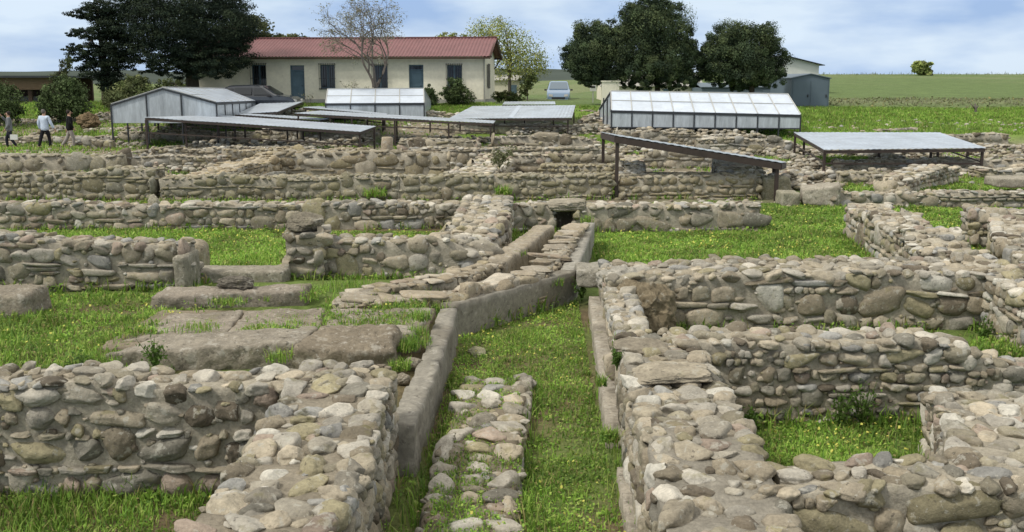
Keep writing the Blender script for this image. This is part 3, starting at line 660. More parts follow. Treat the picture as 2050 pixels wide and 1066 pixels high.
# loose rubble lying between the far walls
def scatter_rubble():
    rg = np.random.default_rng(77); mb = MB(); S = []
    for _ in range(5200):
        y = 22+32*rg.random()**.9; x = rg.uniform(-.56, .56)*y
        if fbm2(np.array([x]), np.array([y]), .35, 9)[0] < -.1: continue
        S.append((x, y, rg.uniform(.04, .12)*(1+max(0, y-35)*.02), .2))
    for k in range(85):                     # stones still lying along the lines of vanished walls
        y0 = rg.uniform(26, 56); x0 = rg.uniform(-.5, .45)*y0; a = rg.normal(0, .12) if rg.random() < .75 else 1.5+rg.normal(0, .2); L = rg.uniform(2.5, 10)
        if y0 > 47 and x0 > 10: continue
        if 35 < y0 < 45 and -16 < x0 < -3 and rg.random() < .7: continue
        hm = rg.uniform(.1, .42)
        for _ in range(int(L*42)):
            t = rg.uniform(0, L); o = rg.normal(0, .2); x = x0+t*math.cos(a)-o*math.sin(a); y = y0+t*math.sin(a)+o*math.cos(a)
            if (41 < y < 46.5 and x < -13.5) or (56 < y): continue
            S.append((x, y, rg.uniform(.05, .15)*(1+max(0, y-35)*.015), .2+rg.random()*hm/.15*max(0, 1-abs(o)/.4)))
    for x, y, s_, lift in S:
        lib = LIB[1]['cobble' if rg.random() < .4 else 'block']; pf = lib[rg.integers(len(lib))]
        a = rg.normal(0, .6); z = float(hz(x, y))+.15*lift-.02
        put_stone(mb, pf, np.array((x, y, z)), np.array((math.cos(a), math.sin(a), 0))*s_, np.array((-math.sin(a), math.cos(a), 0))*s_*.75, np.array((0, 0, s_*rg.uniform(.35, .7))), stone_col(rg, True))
    tag(mb.build('rubble', STONE, None, True), 'loose stones and rubble strewn between the far walls', 'rubble', kind='stuff')
scatter_rubble()
# ------------------------------------------------------------------ shelters and glasshouses
RUST = mat('brown_painted_steel', (.045, .032, .026), .6, var=[(5, .7, 1.3)], spec=.4)
DKSTEEL = mat('dark_steel', (.03, .034, .04), .5, var=[(4, .8, 1.2)], spec=.4)
SHEET = mat('pale_corrugated_sheet', (.74, .80, .87), .3, var=[(1.2, .8, 1.1), (9, .88, 1.06)], spots=[(2.5, .58, .12, (.42, .41, .36), .5)], spec=.5, transl=.45)
ROOFGLASS = mat('white_glazing', (.70, .77, .86), .28, var=[(1.2, .86, 1.06), (8, .93, 1.04)], spots=[(3, .62, .1, (.5, .5, .46), .35)], spec=.5, transl=.25)
WALLGLASS = mat('dusty_glass', (.39, .43, .465), .25, var=[(1.3, .75, 1.2), (7, .85, 1.12)], spec=.5, gstretch=(3, 3, .5))
BAR = mat('grey_aluminium_bar', (.42, .42, .4), .5, spec=.4)
def panel_mb(mb, c, th, nu=1, corr=0):
    """a sheet over four corners (fl, fr, br, bl) of thickness th; corr: ridge height of corrugations along fl-bl"""
    c = [np.array(p, float) for p in c]; n = np.cross(c[1]-c[0], c[3]-c[0]); n /= np.linalg.norm(n)
    if n[2] < 0: n = -n
    if not corr:
        mb.hexa([*(p-n*th/2 for p in c), *(p+n*th/2 for p in c)]); return
    k = 6*nu; t = np.linspace(0, 1, k+1); wv = corr*np.sin(t*nu*2*np.pi)
    F = c[0]+(c[1]-c[0])*t[:, None]+n*wv[:, None]; B = c[3]+(c[2]-c[3])*t[:, None]+n*wv[:, None]
    v = np.concatenate([F+n*th/2, B+n*th/2, F-n*th/2, B-n*th/2]); m = k+1; i = np.arange(k)
    q = np.concatenate([np.stack([i, i+1, i+1+m, i+m], 1), np.stack([i+2*m, i+3*m, i+1+3*m, i+1+2*m], 1), np.stack([i, i+2*m, i+1+2*m, i+1], 1), np.stack([i+m, i+1+m, i+1+3*m, i+3*m], 1)])
    mb.add(v, q=q)
def shelter(label, corners, posts, rails=(), braces=(), beam=.09, pw=.07, group='metal shelters over the excavations', lap=None, name='metal_shelter'):
    C = [at(*c) for c in corners]; o = np.mean(C, 0); o[2] = float(hz(o[0], o[1]))
    r = thing(name, label, 'shelter', o, group)
    m = MB(); L = np.linalg.norm(C[1]-C[0]); panel_mb(m, C, .012, max(3, int(L/.18)), .005); m.build('roof_sheet', SHEET, r, False)
    m = MB(); dz = np.array((0, 0, beam/2+.03)); ins = [p+(np.mean(C, 0)-p)*.012-dz for p in C]
    for i in range(4): m.bar(ins[i], ins[(i+1) % 4], .05, beam)
    for f in (.33, .66): m.bar(ins[0]+(ins[1]-ins[0])*f, ins[3]+(ins[2]-ins[3])*f, .045, beam*.8)
    m.build('roof_frame', RUST, r)
    for (px, py, Y, pyf) in posts:
        a = at(px, py, Y); b = at(px, pyf, Y); m = MB()
        m.box((a[0]-pw/2, a[1]-pw/2, b[2]-.05), (a[0]+pw/2, a[1]+pw/2, a[2]-.01)); m.build('post', RUST, r)
    for a, b in rails:
        m = MB(); m.bar(at(*a), at(*b), .04, .05); m.build('rail', RUST, r)
    for a, b in braces:
        m = MB(); m.bar(at(*a), at(*b), .035, .035); m.build('brace', RUST, r)
    if lap:
        m = MB(); panel_mb(m, [at(*c)+np.array((0, 0, .02)) for c in lap], .012); m.build('lap_strip', ROOFGLASS, r)
    return r
# long shelter at the left
shelter('long low shelter with a nearly flat pale roof and many legs at left centre',
        [(288, 235, 41), (722, 264, 40.5), (753, 253, 44), (440, 231, 47)],
        [(292, 240, 41, 306), (371, 244, 41.2, 292), (437, 248, 42, 276), (720, 268, 40.6, 301), (749, 258, 43.6, 300), (470, 252, 44, 280), (490, 253, 44, 276),
         (575, 258, 43, 282), (607, 260, 44, 278), (641, 262, 43, 280), (595, 258, 45.5, 276), (342, 238, 46, 258), (316, 238, 46, 258)],
        [((292, 266, 41), (720, 291, 40.6)), ((371, 254, 44), (640, 264, 44)), ((720, 289, 40.6), (749, 281, 43.6))])
# long railed shelter behind, running to the right
shelter('long slender shelter with a thin dark roof edge, ending near the double canopy',
        [(590, 227, 47), (988, 247, 44), (992, 242, 47), (640, 222, 52)],
        [(597, 230, 47, 246), (661, 234, 46.5, 250), (667, 234, 48, 250), (704, 236, 46, 252), (768, 236, 47, 258), (790, 240, 45.5, 292), (794, 240, 46.5, 280), (861, 245, 45, 262), (898, 246, 44.7, 275), (921, 247, 46, 262), (982, 250, 44.1, 282), (989, 247, 45.6, 282)],
        [((661, 246, 46.5), (790, 256, 45.5)), ((790, 254, 45.4), (985, 265, 44.1))])
# the pair of thin ones further back
shelter('thin far shelter seen edge-on beside the small tilted pale roof',
        [(470, 229, 48), (640, 241, 47.5), (660, 238, 51), (505, 227, 52)],
        [(480, 232, 48.2, 246), (560, 238, 48, 250), (630, 242, 47.6, 252)])
shelter('small pale tilted roof between the left glasshouse and the house',
        [(474, 228, 50.5), (556, 224, 51), (606, 204, 56.5), (522, 207, 56.5)],
        [(553, 228, 51, 246), (584, 214, 54, 226), (480, 231, 50.6, 246)])
shelter('short thin brown roof edge in front of the middle glasshouse',
        [(606, 215, 53), (772, 230, 50), (776, 228, 52), (640, 213, 56)],
        [(612, 219, 53, 238), (690, 226, 51.5, 244), (735, 230, 50.6, 250), (766, 232, 50, 262), (770, 231, 51, 258)],
        [((612, 230, 53), (766, 246, 50))])
# double canopy
shelter('wide double white canopy with a pale seam across its middle, at the centre',
        [(897, 238, 50), (1145, 236, 49), (1152, 211, 55), (946, 213, 56)],
        [(1137, 240, 49.2, 266), (1149, 225, 53, 262), (1108, 240, 50, 256), (1050, 240, 51, 254), (1010, 240, 51, 254), (920, 241, 50.4, 254)],
        [((905, 252, 50.3), (1140, 254, 49.2))], lap=[(1017, 237, 49.5), (1027, 237, 49.5), (1045, 212.5, 55.5), (1037, 212.5, 55.5)])
shelter('small white raised panel behind the double white canopy',
        [(1006, 209.5, 57), (1112, 209, 56.6), (1111, 203.5, 60), (1010, 204, 60.5)],
        [(1012, 211, 57.2, 222), (1106, 211, 56.8, 222), (1060, 211, 57, 222)], group=None)
# sloping roof seen edge-on
shelter('large sloping metal roof seen edge-on from its dark side, on tall posts',
        [(1230, 271, 23.7), (1566, 326, 23.4), (1575, 325, 29), (1202, 264.6, 28.5)],
        [(1236, 276, 23.8, 402), (1556, 328, 23.5, 402), (1208, 268, 28.2, 322), (1550, 322, 28.5, 360)],
        beam=.14, pw=.08)
# white canopy at the right
shelter('broad white canopy on short brown legs at the right',
        [(1650, 300, 30.5), (1974, 296.5, 30.8), (1880, 265.5, 38), (1589, 265.5, 38)],
        [(1651, 303, 30.6, 354), (1967, 300, 30.9, 352), (1592, 270, 37.6, 332), (1760, 303, 33, 328), (1864, 302, 34, 326), (1610, 282, 37, 310), (1938, 300, 34, 318), (1878, 300, 35, 322)],
        [((1651, 328, 30.6), (1967, 328, 30.9))], [((1592, 292, 37.5), (1650, 325, 30.8)), ((1900, 303, 34), (1966, 325, 31))])

def glasshouse(label, fe, rd, be, zb, n, rows=2, fascia=.1, group='glasshouses over the excavations', zfoot=None):
    """fe, rd, be: end points of the front eave, the ridge and the back eave (world); zb: base height of the glass walls"""
    fe, rd, be = [[np.array(p, float) for p in e] for e in (fe, rd, be)]
    o = (fe[0]+fe[1]+be[0]+be[1])/4; o[2] = zb
    r = thing('glasshouse', label, 'glasshouse', o, group)
    L = lambda e, t: e[0]+(e[1]-e[0])*t
    up = np.array((0, 0, .02))
    for nm, e in (('front', fe), ('back', be)):
        m = MB(); panel_mb(m, [e[0]+up, e[1]+up, rd[1]+up, rd[0]+up], .012); m.build('roof_glazing', ROOFGLASS, r)
    m = MB()
    for e in (fe, be):
        for k in range(n+1): m.bar(L(e, k/n)+2*up, L(rd, k/n)+2*up, .045, .03)
        for j in range(1, rows): m.bar(e[0]+(rd[0]-e[0])*j/rows+2*up, e[1]+(rd[1]-e[1])*j/rows+2*up, .03, .03)
    m.bar(rd[0]+up*2.2, rd[1]+up*2.2, .07, .05)
    m.build('glazing_bars', BAR, r)
    for e in (fe, be):
        m = MB(); m.bar(e[0]-np.array((0, 0, fascia/2)), e[1]-np.array((0, 0, fascia/2)), .06, fascia); m.build('eave_beam', DKSTEEL, r)
        m = MB(); a, b = e; ax = [a*1., b*1.]
        g0, g1 = a-np.array((0, 0, fascia)), b-np.array((0, 0, fascia)); h0, h1 = a.copy(), b.copy(); h0[2] = h1[2] = zb
        w = (np.array((0, .012, 0)) if e is fe else -np.array((0, .012, 0)))
        m.hexa([h0, h1, h1+w, h0+w, g0, g1, g1+w, g0+w]); m.build('glass_wall', WALLGLASS, r)
        m = MB(); m.bar(h0-w*2, h1-w*2, .05, .05); m.build('bottom_rail', DKSTEEL, r)
        for k in range(n+1):
            p = L(e, k/n); m = MB(); zf = zfoot if zfoot is not None else float(hz(p[0], p[1]))
            m.box((p[0]-.03, p[1]-.035, min(zf, zb)-.1), (p[0]+.03, p[1]+.025, p[2]-.01)); m.build('post', DKSTEEL, r)
    for i in (0, 1):                              # gable glass
        a, b, c = fe[i], be[i], rd[i]; s = .012*(1 if i else -1)
        d = (fe[1]-fe[0]); d = d/np.linalg.norm(d)*.012
        P = [np.array((a[0], a[1], zb)), np.array((b[0], b[1], zb)), b-up, c-up, a-up]
        m = MB(); v = P+[p+d for p in P]
        m.add(v, q=[(0, 1, 6, 5), (1, 2, 7, 6), (2, 3, 8, 7), (3, 4, 9, 8), (4, 0, 5, 9), (0, 4, 3, 1), (5, 6, 8, 9)], t=[(1, 3, 2), (6, 7, 8)]); m.build('gable_glass', WALLGLASS, r)
        m = MB(); m.bar(a-d*2-up*2, c-d*2-up*2, .06, .06); m.bar(c-d*2-up*2, b-d*2-up*2, .06, .06); m.build('gable_frame', DKSTEEL, r)
        for f in ((.33, .66) if n > 4 and fe[0][1] == fe[0][1] else ()):
            q = a+(b-a)*f; zt = a[2]+(c[2]-a[2])*(1-abs(f-.5)*2)
            m = MB(); m.box((q[0]-.025-abs(d[0]), q[1]-.03-2*abs(d[1]), zb-.9 if zfoot is not None else zb), (q[0]+.025, q[1]+.03, zt-.04)); m.build('gable_post', DKSTEEL, r)
    return r
f0, f1 = at(1224, 222, 50), at(1603, 231, 48.6); r0, r1 = at(1223, 184, 52), at(1577, 190, 51)
glasshouse('long nine-bay glasshouse with a white glazed roof, before the round dark trees', (f0, f1), (r0, r1), (np.array((f0[0]-.2, 54.2, f0[2])), np.array((r1[0]+.1, 53.6, f1[2]))), .53, 9)
f0, f1 = at(652, 208, 54), at(849, 207, 54); r0, r1 = at(656, 180, 56.2), at(848, 179, 56.2)
glasshouse('short glasshouse of four bays with a white glazed roof, in front of the house', (f0, f1), (r0, r1), (np.array((f0[0], 58.4, f0[2])), np.array((f1[0], 58.4, f1[2]))), .82, 4)
# left glasshouse, its gable towards the viewer: the front eave here is its right side
a0, a1 = at(433, 206, 45), at(515, 202.5, 57); p0, p1 = at(326, 177, 45), at(456, 178.5, 57.5); b0 = at(222, 210, 45); b1 = p1+(b0-p0)+np.array((0, 0, 0))
glasshouse('large left glasshouse with its streaky glass gable facing the viewer', (a0, a1), (p0, p1), (b0, b1), .93, 6, zfoot=-.1)
# ------------------------------------------------------------------ house, sheds, vehicles, people
PLASTER = mat('cream_plaster', (.74, .695, .57), .9, var=[(.8, .86, 1.08), (6, .92, 1.06)], spots=[(2.2, .66, .1, (.4, .36, .27), .4)], bump=[(30, .15, .01)])
REDROOF = mat('faded_red_roof', (.19, .088, .09), .6, var=[(.7, .85, 1.12), (8, .88, 1.1)], spec=.35)
GREENWOOD = mat('blue_green_paint', (.10, .155, .195), .6, var=[(3, .8, 1.15)])
DARKGLASS = mat('dark_glass', (.012, .016, .02), .08, spec=.6)
DARKWOOD = mat('dark_wood', (.06, .04, .028), .8, var=[(4, .7, 1.3)])
IRON = mat('iron', (.03, .03, .032), .6)
GREYSHED = mat('grey_painted_metal', (.105, .14, .17), .55, var=[(.6, .9, 1.08)], spec=.35)
WHITEWALL = mat('white_render', (.62, .63, .60), .85, var=[(.7, .9, 1.05)])
CONC = mat('concrete', (.33, .32, .29), .9, var=[(2, .8, 1.15)])
def frame_fn(org, ang):
    ux = np.array((-math.cos(ang), math.sin(ang), 0)); uy = np.array((math.sin(ang), math.cos(ang), 0))
    org = np.array(org, float)
    return lambda t, d, z: org+ux*t+uy*d+np.array((0, 0, z))
def build_house():
    A = at(968, 207, 62); G = frame_fn(A, math.radians(5.2)); Lh, Dp, Hw = 17.9, 6.2, 2.83
    r = thing('house', 'long single-storey cream house with a red corrugated roof, behind the bare tree', 'house', A)
    def bx(m, t0, t1, d0, d1, z0, z1): m.hexa([G(t1, d0, z0), G(t0, d0, z0), G(t0, d1, z0), G(t1, d1, z0), G(t1, d0, z1), G(t0, d0, z1), G(t0, d1, z1), G(t1, d1, z1)])
    tx = lambda px: (968-px)/FPX*61.5*1.012
    opens = [('w', 501, 531, .86, 2.28), ('d', 580, 609, 0.02, 2.24), ('w', 641, 671, .86, 2.26), ('w', 748, 777, .86, 2.24), ('d', 820, 849, 0.02, 2.26), ('w', 896, 925, .86, 2.24)]
    op = sorted([(tx(b), tx(a), z0, z1, k) for k, a, b, z0, z1 in opens])
    # front wall with its openings cut out
    m = MB(); t = 0; W = .3
    for (a, b, z0, z1, k) in op:
        bx(m, t, a, 0, W, -.3, Hw); 
        bx(m, a, b, 0, W, z1, Hw)
        bx(m, a, b, 0, W, -.3, z0)
        t = b
    bx(m, t, Lh, 0, W, -.3, Hw)
    bx(m, Lh-W, Lh, W, Dp, -.3, Hw); bx(m, W, Lh-W, Dp-W, Dp, -.3, Hw)
    # right gable wall with a narrow window
    bx(m, 0, W, W, 1.7, -.3, Hw); bx(m, 0, W, 2.8, Dp, -.3, Hw); bx(m, 0, W, 1.7, 2.8, -.3, .9); bx(m, 0, W, 1.7, 2.8, 2.3, Hw)
    for tt in (0, Lh-W):
        v = [G(tt, 0, Hw), G(tt, Dp, Hw), G(tt, Dp/2, Hw+1.0), G(tt+W, 0, Hw), G(tt+W, Dp, Hw), G(tt+W, Dp/2, Hw+1.0)]
        m.add(v, t=[(0, 1, 2), (3, 5, 4)], q=[(0, 2, 5, 3), (1, 4, 5, 2), (0, 3, 4, 1)])
    m.build('wall', PLASTER, r)
    m = MB(); bx(m, -.03, Lh+.03, -.06, 0, -.3, .22); bx(m, -.06, 0, -.06, Dp, -.3, .22); m.build('plinth', CONC, r)
    # corrugated roof
    m = MB(); oh = .45; og = .5
    for s in (0, 1):
        e = -oh if s == 0 else Dp+oh; rise = 1.05; ez = Hw-.02-oh*rise/(Dp/2)+.08
        panel_mb(m, [G(Lh+og, e, ez), G(-og, e, ez), G(-og, Dp/2, Hw+rise+.08), G(Lh+og, Dp/2, Hw+rise+.08)], .02, 90, .022)
    m.bar(G(-og, Dp/2, Hw+1.16), G(Lh+og, Dp/2, Hw+1.16), .3, .06)
    rf = m.build('roof', REDROOF, r)
    m = MB(); m.bar(G(-og+.02, -oh-.06, Hw-.19), G(Lh+og-.02, -oh-.06, Hw-.19), .1, .1); m.build('gutter', DARKWOOD, rf)
    m = MB()
    for tt in (-og+.06,):
        m.bar(G(tt, -oh, Hw-.14), G(tt, Dp/2, Hw+1.02), .06, .16); m.bar(G(tt, Dp/2, Hw+1.02), G(tt, Dp+oh, Hw-.14), .06, .16)
        for d in (0.1, Dp/2, Dp-.1): m.bar(G(-og, d, Hw-.1 if d != Dp/2 else Hw+.9), G(.0, d, Hw-.1 if d != Dp/2 else Hw+.9), .08, .12)
        m.bar(G(-og+.1, Dp-.2, Hw-.15), G(-.02, Dp-.2, Hw-.75), .07, .07)
    m.build('verge_timber', DARKWOOD, rf)
    m = MB(); m.tube([G(-.06, -.06, Hw-.2), G(-.06, -.06, .1)], .045, 8); m.build('downpipe', CONC, r)
    for (a, b, z0, z1, k) in op:
        if k == 'w':
            m = MB(); f = .06
            bx(m, a, b, .14, .2, z0, z0+f); bx(m, a, b, .14, .2, z1-f, z1); bx(m, a, a+f, .14, .2, z0+f, z1-f); bx(m, b-f, b, .14, .2, z0+f, z1-f); bx(m, (a+b)/2-.05, (a+b)/2+.05, .13, .2, z0+f, z1-f)
            w = m.build('window', GREENWOOD, r)
            m = MB(); bx(m, a+f, b-f, .165, .175, z0+f, z1-f); m.build('pane', DARKGLASS, w)
            m = MB(); bx(m, a-.08, b+.08, -.07, .12, z0-.07, z0); m.build('sill', CONC, w)
            m = MB()
            for j in range(8):
                t_ = a-.03+(b-a+.06)*j/7; bx(m, t_-.011, t_+.011, -.14, -.12, z0-.03, z1+.1)
            for z in (z0, (z0+z1)/2-.1, z1+.05): bx(m, a-.06, b+.06, -.12, -.10, z-.012, z+.012)
            for t_ in (a-.05, b+.05):
                for z in (z0, z1+.05): bx(m, t_-.012, t_+.012, -.12, .0, z-.014, z+.014)
            m.build('iron_grille', IRON, w)
        else:
            m = MB(); f = .09
            bx(m, a, b, .12, .2, z1-.34, z1-.28); bx(m, a, a+.05, .1, .2, z0, z1); bx(m, b-.05, b, .1, .2, z0, z1); bx(m, a, b, .1, .2, z1-.06, z1)
            bx(m, a+.05, b-.05, .16, .2, z0, z1-.34)
            for (z_0, z_1) in ((z0+.15, z0+.85), (z0+.98, z1-.45)):
                bx(m, a+.14, b-.14, .135, .16, z_0, z_0+.06); bx(m, a+.14, b-.14, .135, .16, z_1-.06, z_1)
                bx(m, a+.14, a+.2, .135, .16, z_0+.06, z_1-.06); bx(m, b-.2, b-.14, .135, .16, z_0+.06, z_1-.06)
            d = m.build('door', GREENWOOD, r)
            m = MB(); bx(m, a+.05, b-.05, .17, .18, z1-.28, z1-.06); m.build('transom_pane', DARKGLASS, d)
            m = MB(); m.tube([G(a+.12, .12, z0+1.0), G(a+.12, .08, z0+1.0), G(a+.22, .08, z0+1.0)], .015, 6); m.build('handle', IRON, d)
            m = MB(); bx(m, a-.15, b+.15, -.4, 0, -.3, -.02); m.build('doorstep', CONC, r)
    m = MB(); bx(m, .06, .1, 1.7, 2.8, .9, 2.3); w = m.build('window', DARKGLASS, r)
    m = MB()
    for j in range(5): bx(m, -.1, -.08, 1.72+.26*j, 1.75+.26*j, .85, 2.35)
    for z in (.9, 1.6, 2.3): bx(m, -.1, -.08, 1.7, 2.8, z, z+.02)
    m.build('iron_grille', IRON, w)
build_house()
def simple_building(name, label, cat, px0, px1, Y, D, pyb, pye, pyr, wallm, roofm, ang=0, ridge='x', over=.2, doors=()):
    a = at(px0, pyb, Y); b = at(px1, pyb, Y); ze = at(px0, pye, Y)[2]; zr = at(px0, pyr, Y)[2]
    L = b[0]-a[0]; G = frame_fn((b[0], Y, a[2]), math.radians(ang)); h = ze-a[2]; hr = zr-a[2]
    r = thing(name, label, cat, a)
    m = MB(); m.hexa([G(L, 0, -.4), G(0, 0, -.4), G(0, D, -.4), G(L, D, -.4), G(L, 0, h), G(0, 0, h), G(0, D, h), G(L, D, h)])
    if ridge == 'y':
        m.add([G(L, 0, h), G(0, 0, h), G(L/2, 0, hr), G(L, D, h), G(0, D, h), G(L/2, D, hr)], t=[(0, 1, 2), (3, 5, 4)])
        m.build('wall', wallm, r); m = MB()
        for s in (0, 1):
            e = (L+over if s else -over); ez = h-over*(hr-h)/(L/2)
            panel_mb(m, [G(e, -over, ez+.04), G(L/2, -over, hr+.04), G(L/2, D+over, hr+.04), G(e, D+over, ez+.04)], .05)
        m.build('roof', roofm, r)
    else:
        m.build('wall', wallm, r); m = MB()
        ez = h-over*(hr-h)/(D/2)
        panel_mb(m, [G(L+over, -over, ez+.04), G(-over, -over, ez+.04), G(-over, D/2, hr+.04), G(L+over, D/2, hr+.04)], .05)
        panel_mb(m, [G(L+over, D+over, ez+.04), G(-over, D+over, ez+.04), G(-over, D/2, hr+.04), G(L+over, D/2, hr+.04)], .05)
        m.build('roof', roofm, r)
    for (t0, t1, z1, mt) in doors:
        m = MB(); m.hexa([G(L*t1, -.03, 0), G(L*t0, -.03, 0), G(L*t0, 0.03, 0), G(L*t1, .03, 0), G(L*t1, -.03, h*z1), G(L*t0, -.03, h*z1), G(L*t0, .03, h*z1), G(L*t1, .03, h*z1)])
        dd = m.build('door', mt, r)
        m = MB(); c = G(L*(t0+.1*(t1-t0)), -.06, h*z1*.5); m.box(c-np.array((.03, .02, .08)), c+np.array((.03, .02, .08))); m.build('handle', IRON, dd)
    return r
simple_building('storage_shed', 'slate-grey metal shed with a low gable, beside the green slope', 'shed', 1582, 1658, 62, 5, 222, 158, 149.5, GREYSHED, GREYSHED, ridge='y', over=.08, doors=((.04, .48, .93, GREYSHED), (.52, .96, .93, GREYSHED)))
simple_building('barn', 'pale barn with a dark sloping roof edge behind the slate-grey shed', 'barn', 1490, 1636, 78, 8, 205, 130, 112, WHITEWALL, DKSTEEL, ridge='y', over=.35, doors=((.5, .8, .7, GREYSHED),))
simple_building('outbuilding', 'low cream outbuilding under the round dark trees, behind the long glasshouse', 'outbuilding', 1208, 1400, 74, 6, 215, 172, 150, PLASTER, CONC, over=.3, doors=((.3, .38, .85, GREENWOOD),))
simple_building('storage_shed', 'long dark grey low shed between the cream outbuilding and the slate-grey shed', 'shed', 1404, 1578, 70, 4, 215, 176, 168, GREYSHED, GREYSHED, over=.1, doors=((.1, .3, .9, GREYSHED),))
simple_building('outbuilding', 'small cream outbuilding past the right end of the house, behind the pale yellow tree', 'outbuilding', 985, 1040, 76, 5, 205, 162, 152, PLASTER, CONC, over=.15, doors=((.1, .3, .8, GREENWOOD),))
def open_shed():
    Y = 63; a = at(-90, 236, Y); b = at(112, 236, Y); r = thing('open_shed', 'open-fronted brown timber shed with a flat roof at the far left', 'shed', a)
    zt = at(0, 152, Y)[2]; zf = at(0, 180, Y)[2]; z0 = a[2]-.3
    m = MB(); m.box((a[0], Y, zf), (b[0], Y+.1, zt-.12)); m.build('fascia', mat('tan_boards', (.17, .115, .075), .85, var=[(3, .8, 1.2)], gstretch=(1, 1, 8)), r)
    m = MB(); m.box((a[0]-.3, Y-.4, zt-.12), (b[0]+.3, Y+6, zt)); m.build('roof', DKSTEEL, r)
    m = MB(); m.box((a[0], Y+5.8, z0), (b[0], Y+6, zt-.12)); m.build('back_wall', DARKWOOD, r)
    m = MB(); m.box((a[0]+.1, Y+5, z0), (b[0]-.1, Y+5.2, z0+1.5)); m.build('inner_wall', CONC, r)
    for px in (-80, -10, 62, 108):
        p = at(px, 236, Y); m = MB(); m.box((p[0]-.11, Y+.1, z0), (p[0]+.11, Y+.32, zt-.12)); m.build('post', DARKWOOD, r)
open_shed()
def notice():
    p = at(1187, 212, 66); r = thing('notice_board', 'small white notice board on a post beside the parked van', 'sign', p)
    a, b = at(1181, 183, 66), at(1194, 171, 66)
    m = MB(); m.box((a[0], 66, a[2]), (b[0], 66.03, b[2])); m.build('board', WHITEWALL, r)
    m = MB(); m.box(((a[0]+b[0])/2-.13, 65.985, (a[2]+b[2])/2+.02), ((a[0]+b[0])/2+.12, 65.998, b[2]-.05)); m.build('dark_picture', IRON, r)
    m = MB(); m.box((p[0]-.03, 66.03, p[2]-.2), (p[0]+.03, 66.08, b[2])); m.build('post', BAR, r)
notice()
mb = MB(); c0 = at(1208, 212, 60); mb.box((c0[0]-.1, 60, c0[2]-.3), (c0[0]+.9, 60.4, c0[2]+1.35)); mb.box((c0[0]-.16, 59.95, c0[2]+1.353), (c0[0]+.96, 60.45, c0[2]+1.43))
tag(mb.build('gate_pillar', PLASTER, None, False, origin=c0), 'square cream gate pillar behind the slim trunk, left end of the long glasshouse', 'pillar')
# vehicles
def loft(mb, secs, closed=True, c=None):
    n = len(secs[0]); v = np.concatenate(secs); q = []
    for i in range(len(secs)-1):
        for j in range(n): q.append((i*n+j, i*n+(j+1) % n, (i+1)*n+(j+1) % n, (i+1)*n+j))
    t = [(0, j+1, j) for j in range(1, n-1)]+[((len(secs)-1)*n, (len(secs)-1)*n+j, (len(secs)-1)*n+j+1) for j in range(1, n-1)]
    mb.add(v, q=q, t=t, c=c)
def car(name, label, cat, org, ang, L, W, H, paint, prof, glass, nose):
    """prof: roofline (x along the length, z); the body is a loft of rounded sections; +x is the front"""
    r = thing(name, label, cat, org); R = Matrix.Rotation(ang, 4, 'Z')
    T = lambda p: np.array(R @ Vector(p))+np.array(org)
    def sec(x, zt, zb=.28):
        belt = min(.95*H/1.6, zt-.02); hw = W/2*(1-.12*max(0, abs(x)/(L/2)-.75)/.25)
        up = hw*(1-.22*max(0, (zt-belt))/(H-belt+.01)); pts = []
        P = [(-hw*.9, zb), (-hw, zb+.15), (-hw*1.0, belt*.8), (-hw*.97, belt), (-up, zt-.06 if zt > belt+.1 else zt), (-up*.85, zt), (up*.85, zt), (up, zt-.06 if zt > belt+.1 else zt), (hw*.97, belt), (hw, belt*.8), (hw, zb+.15), (hw*.9, zb)]
        return np.array([T((x, y, z)) for y, z in P])
    xs = np.linspace(-L/2, L/2, 36); px_, pz_ = zip(*prof)
    m = MB(); loft(m, [sec(x, float(np.interp(x, px_, pz_)), .28+.1*(abs(x) > L/2-.1)) for x in xs]); body = m.build('body', paint, r, False)
    for s in (-1, 1):                             # side windows
        for (x0, x1, x2, x3, z0, z1) in glass:
            m = MB(); hw = W/2*1.0; hu = W/2*.80
            y0, y1 = s*(hw*.985), s*(hu+.035)
            v = [T((x0, y0, z0)), T((x1, y0, z0)), T((x2, y1, z1)), T((x3, y1, z1))]; off = T((0, s*.02, 0))-T((0, 0, 0)); v2 = [p+off for p in v]
            m.hexa(v+v2); m.build('side_window', DARKGLASS, r)
        m = MB(); m.hexa([T(p) for p in [(nose-.55, s*(W/2+.02), .95*H/1.6), (nose-.35, s*(W/2+.02), .95*H/1.6), (nose-.35, s*(W/2+.2), .97*H/1.6), (nose-.55, s*(W/2+.2), .97*H/1.6), (nose-.55, s*(W/2+.02), 1.08*H/1.6), (nose-.4, s*(W/2+.02), 1.08*H/1.6), (nose-.4, s*(W/2+.2), 1.08*H/1.6), (nose-.55, s*(W/2+.2), 1.08*H/1.6)]]); m.build('mirror', IRON, r)
        m = MB(); m.hexa([T(p) for p in [(L/2-.30, s*W*.26, .62), (L/2-.30, s*W*.47, .66), (L/2+.012, s*W*.40, .62), (L/2+.012, s*W*.24, .60), (L/2-.34, s*W*.27, .78), (L/2-.34, s*W*.45, .82), (L/2-.02, s*W*.395, .78), (L/2-.02, s*W*.25, .76)]]); m.build('headlight', BAR, r)
        for x in (-L*.30, L*.31):
            m = MB(); m.tube([T((x, s*(W/2-.2), .31)), T((x, s*(W/2+.012), .31))], .31, 20); w = m.build('wheel', IRON, r)
            m = MB(); m.tube([T((x, s*(W/2), .31)), T((x, s*(W/2+.03), .31))], .19, 14); m.build('rim', BAR, w)
    return r, T
DKPAINT = mat('dark_blue_paint', (.016, .02, .027), .25, spec=.6, coat=.6)
LBPAINT = mat('pale_blue_paint', (.16, .24, .36), .3, spec=.5, coat=.5)
cpos = at(524, 210, 57.2); cpos[2] = float(hz(cpos[0], 57.2))-.05
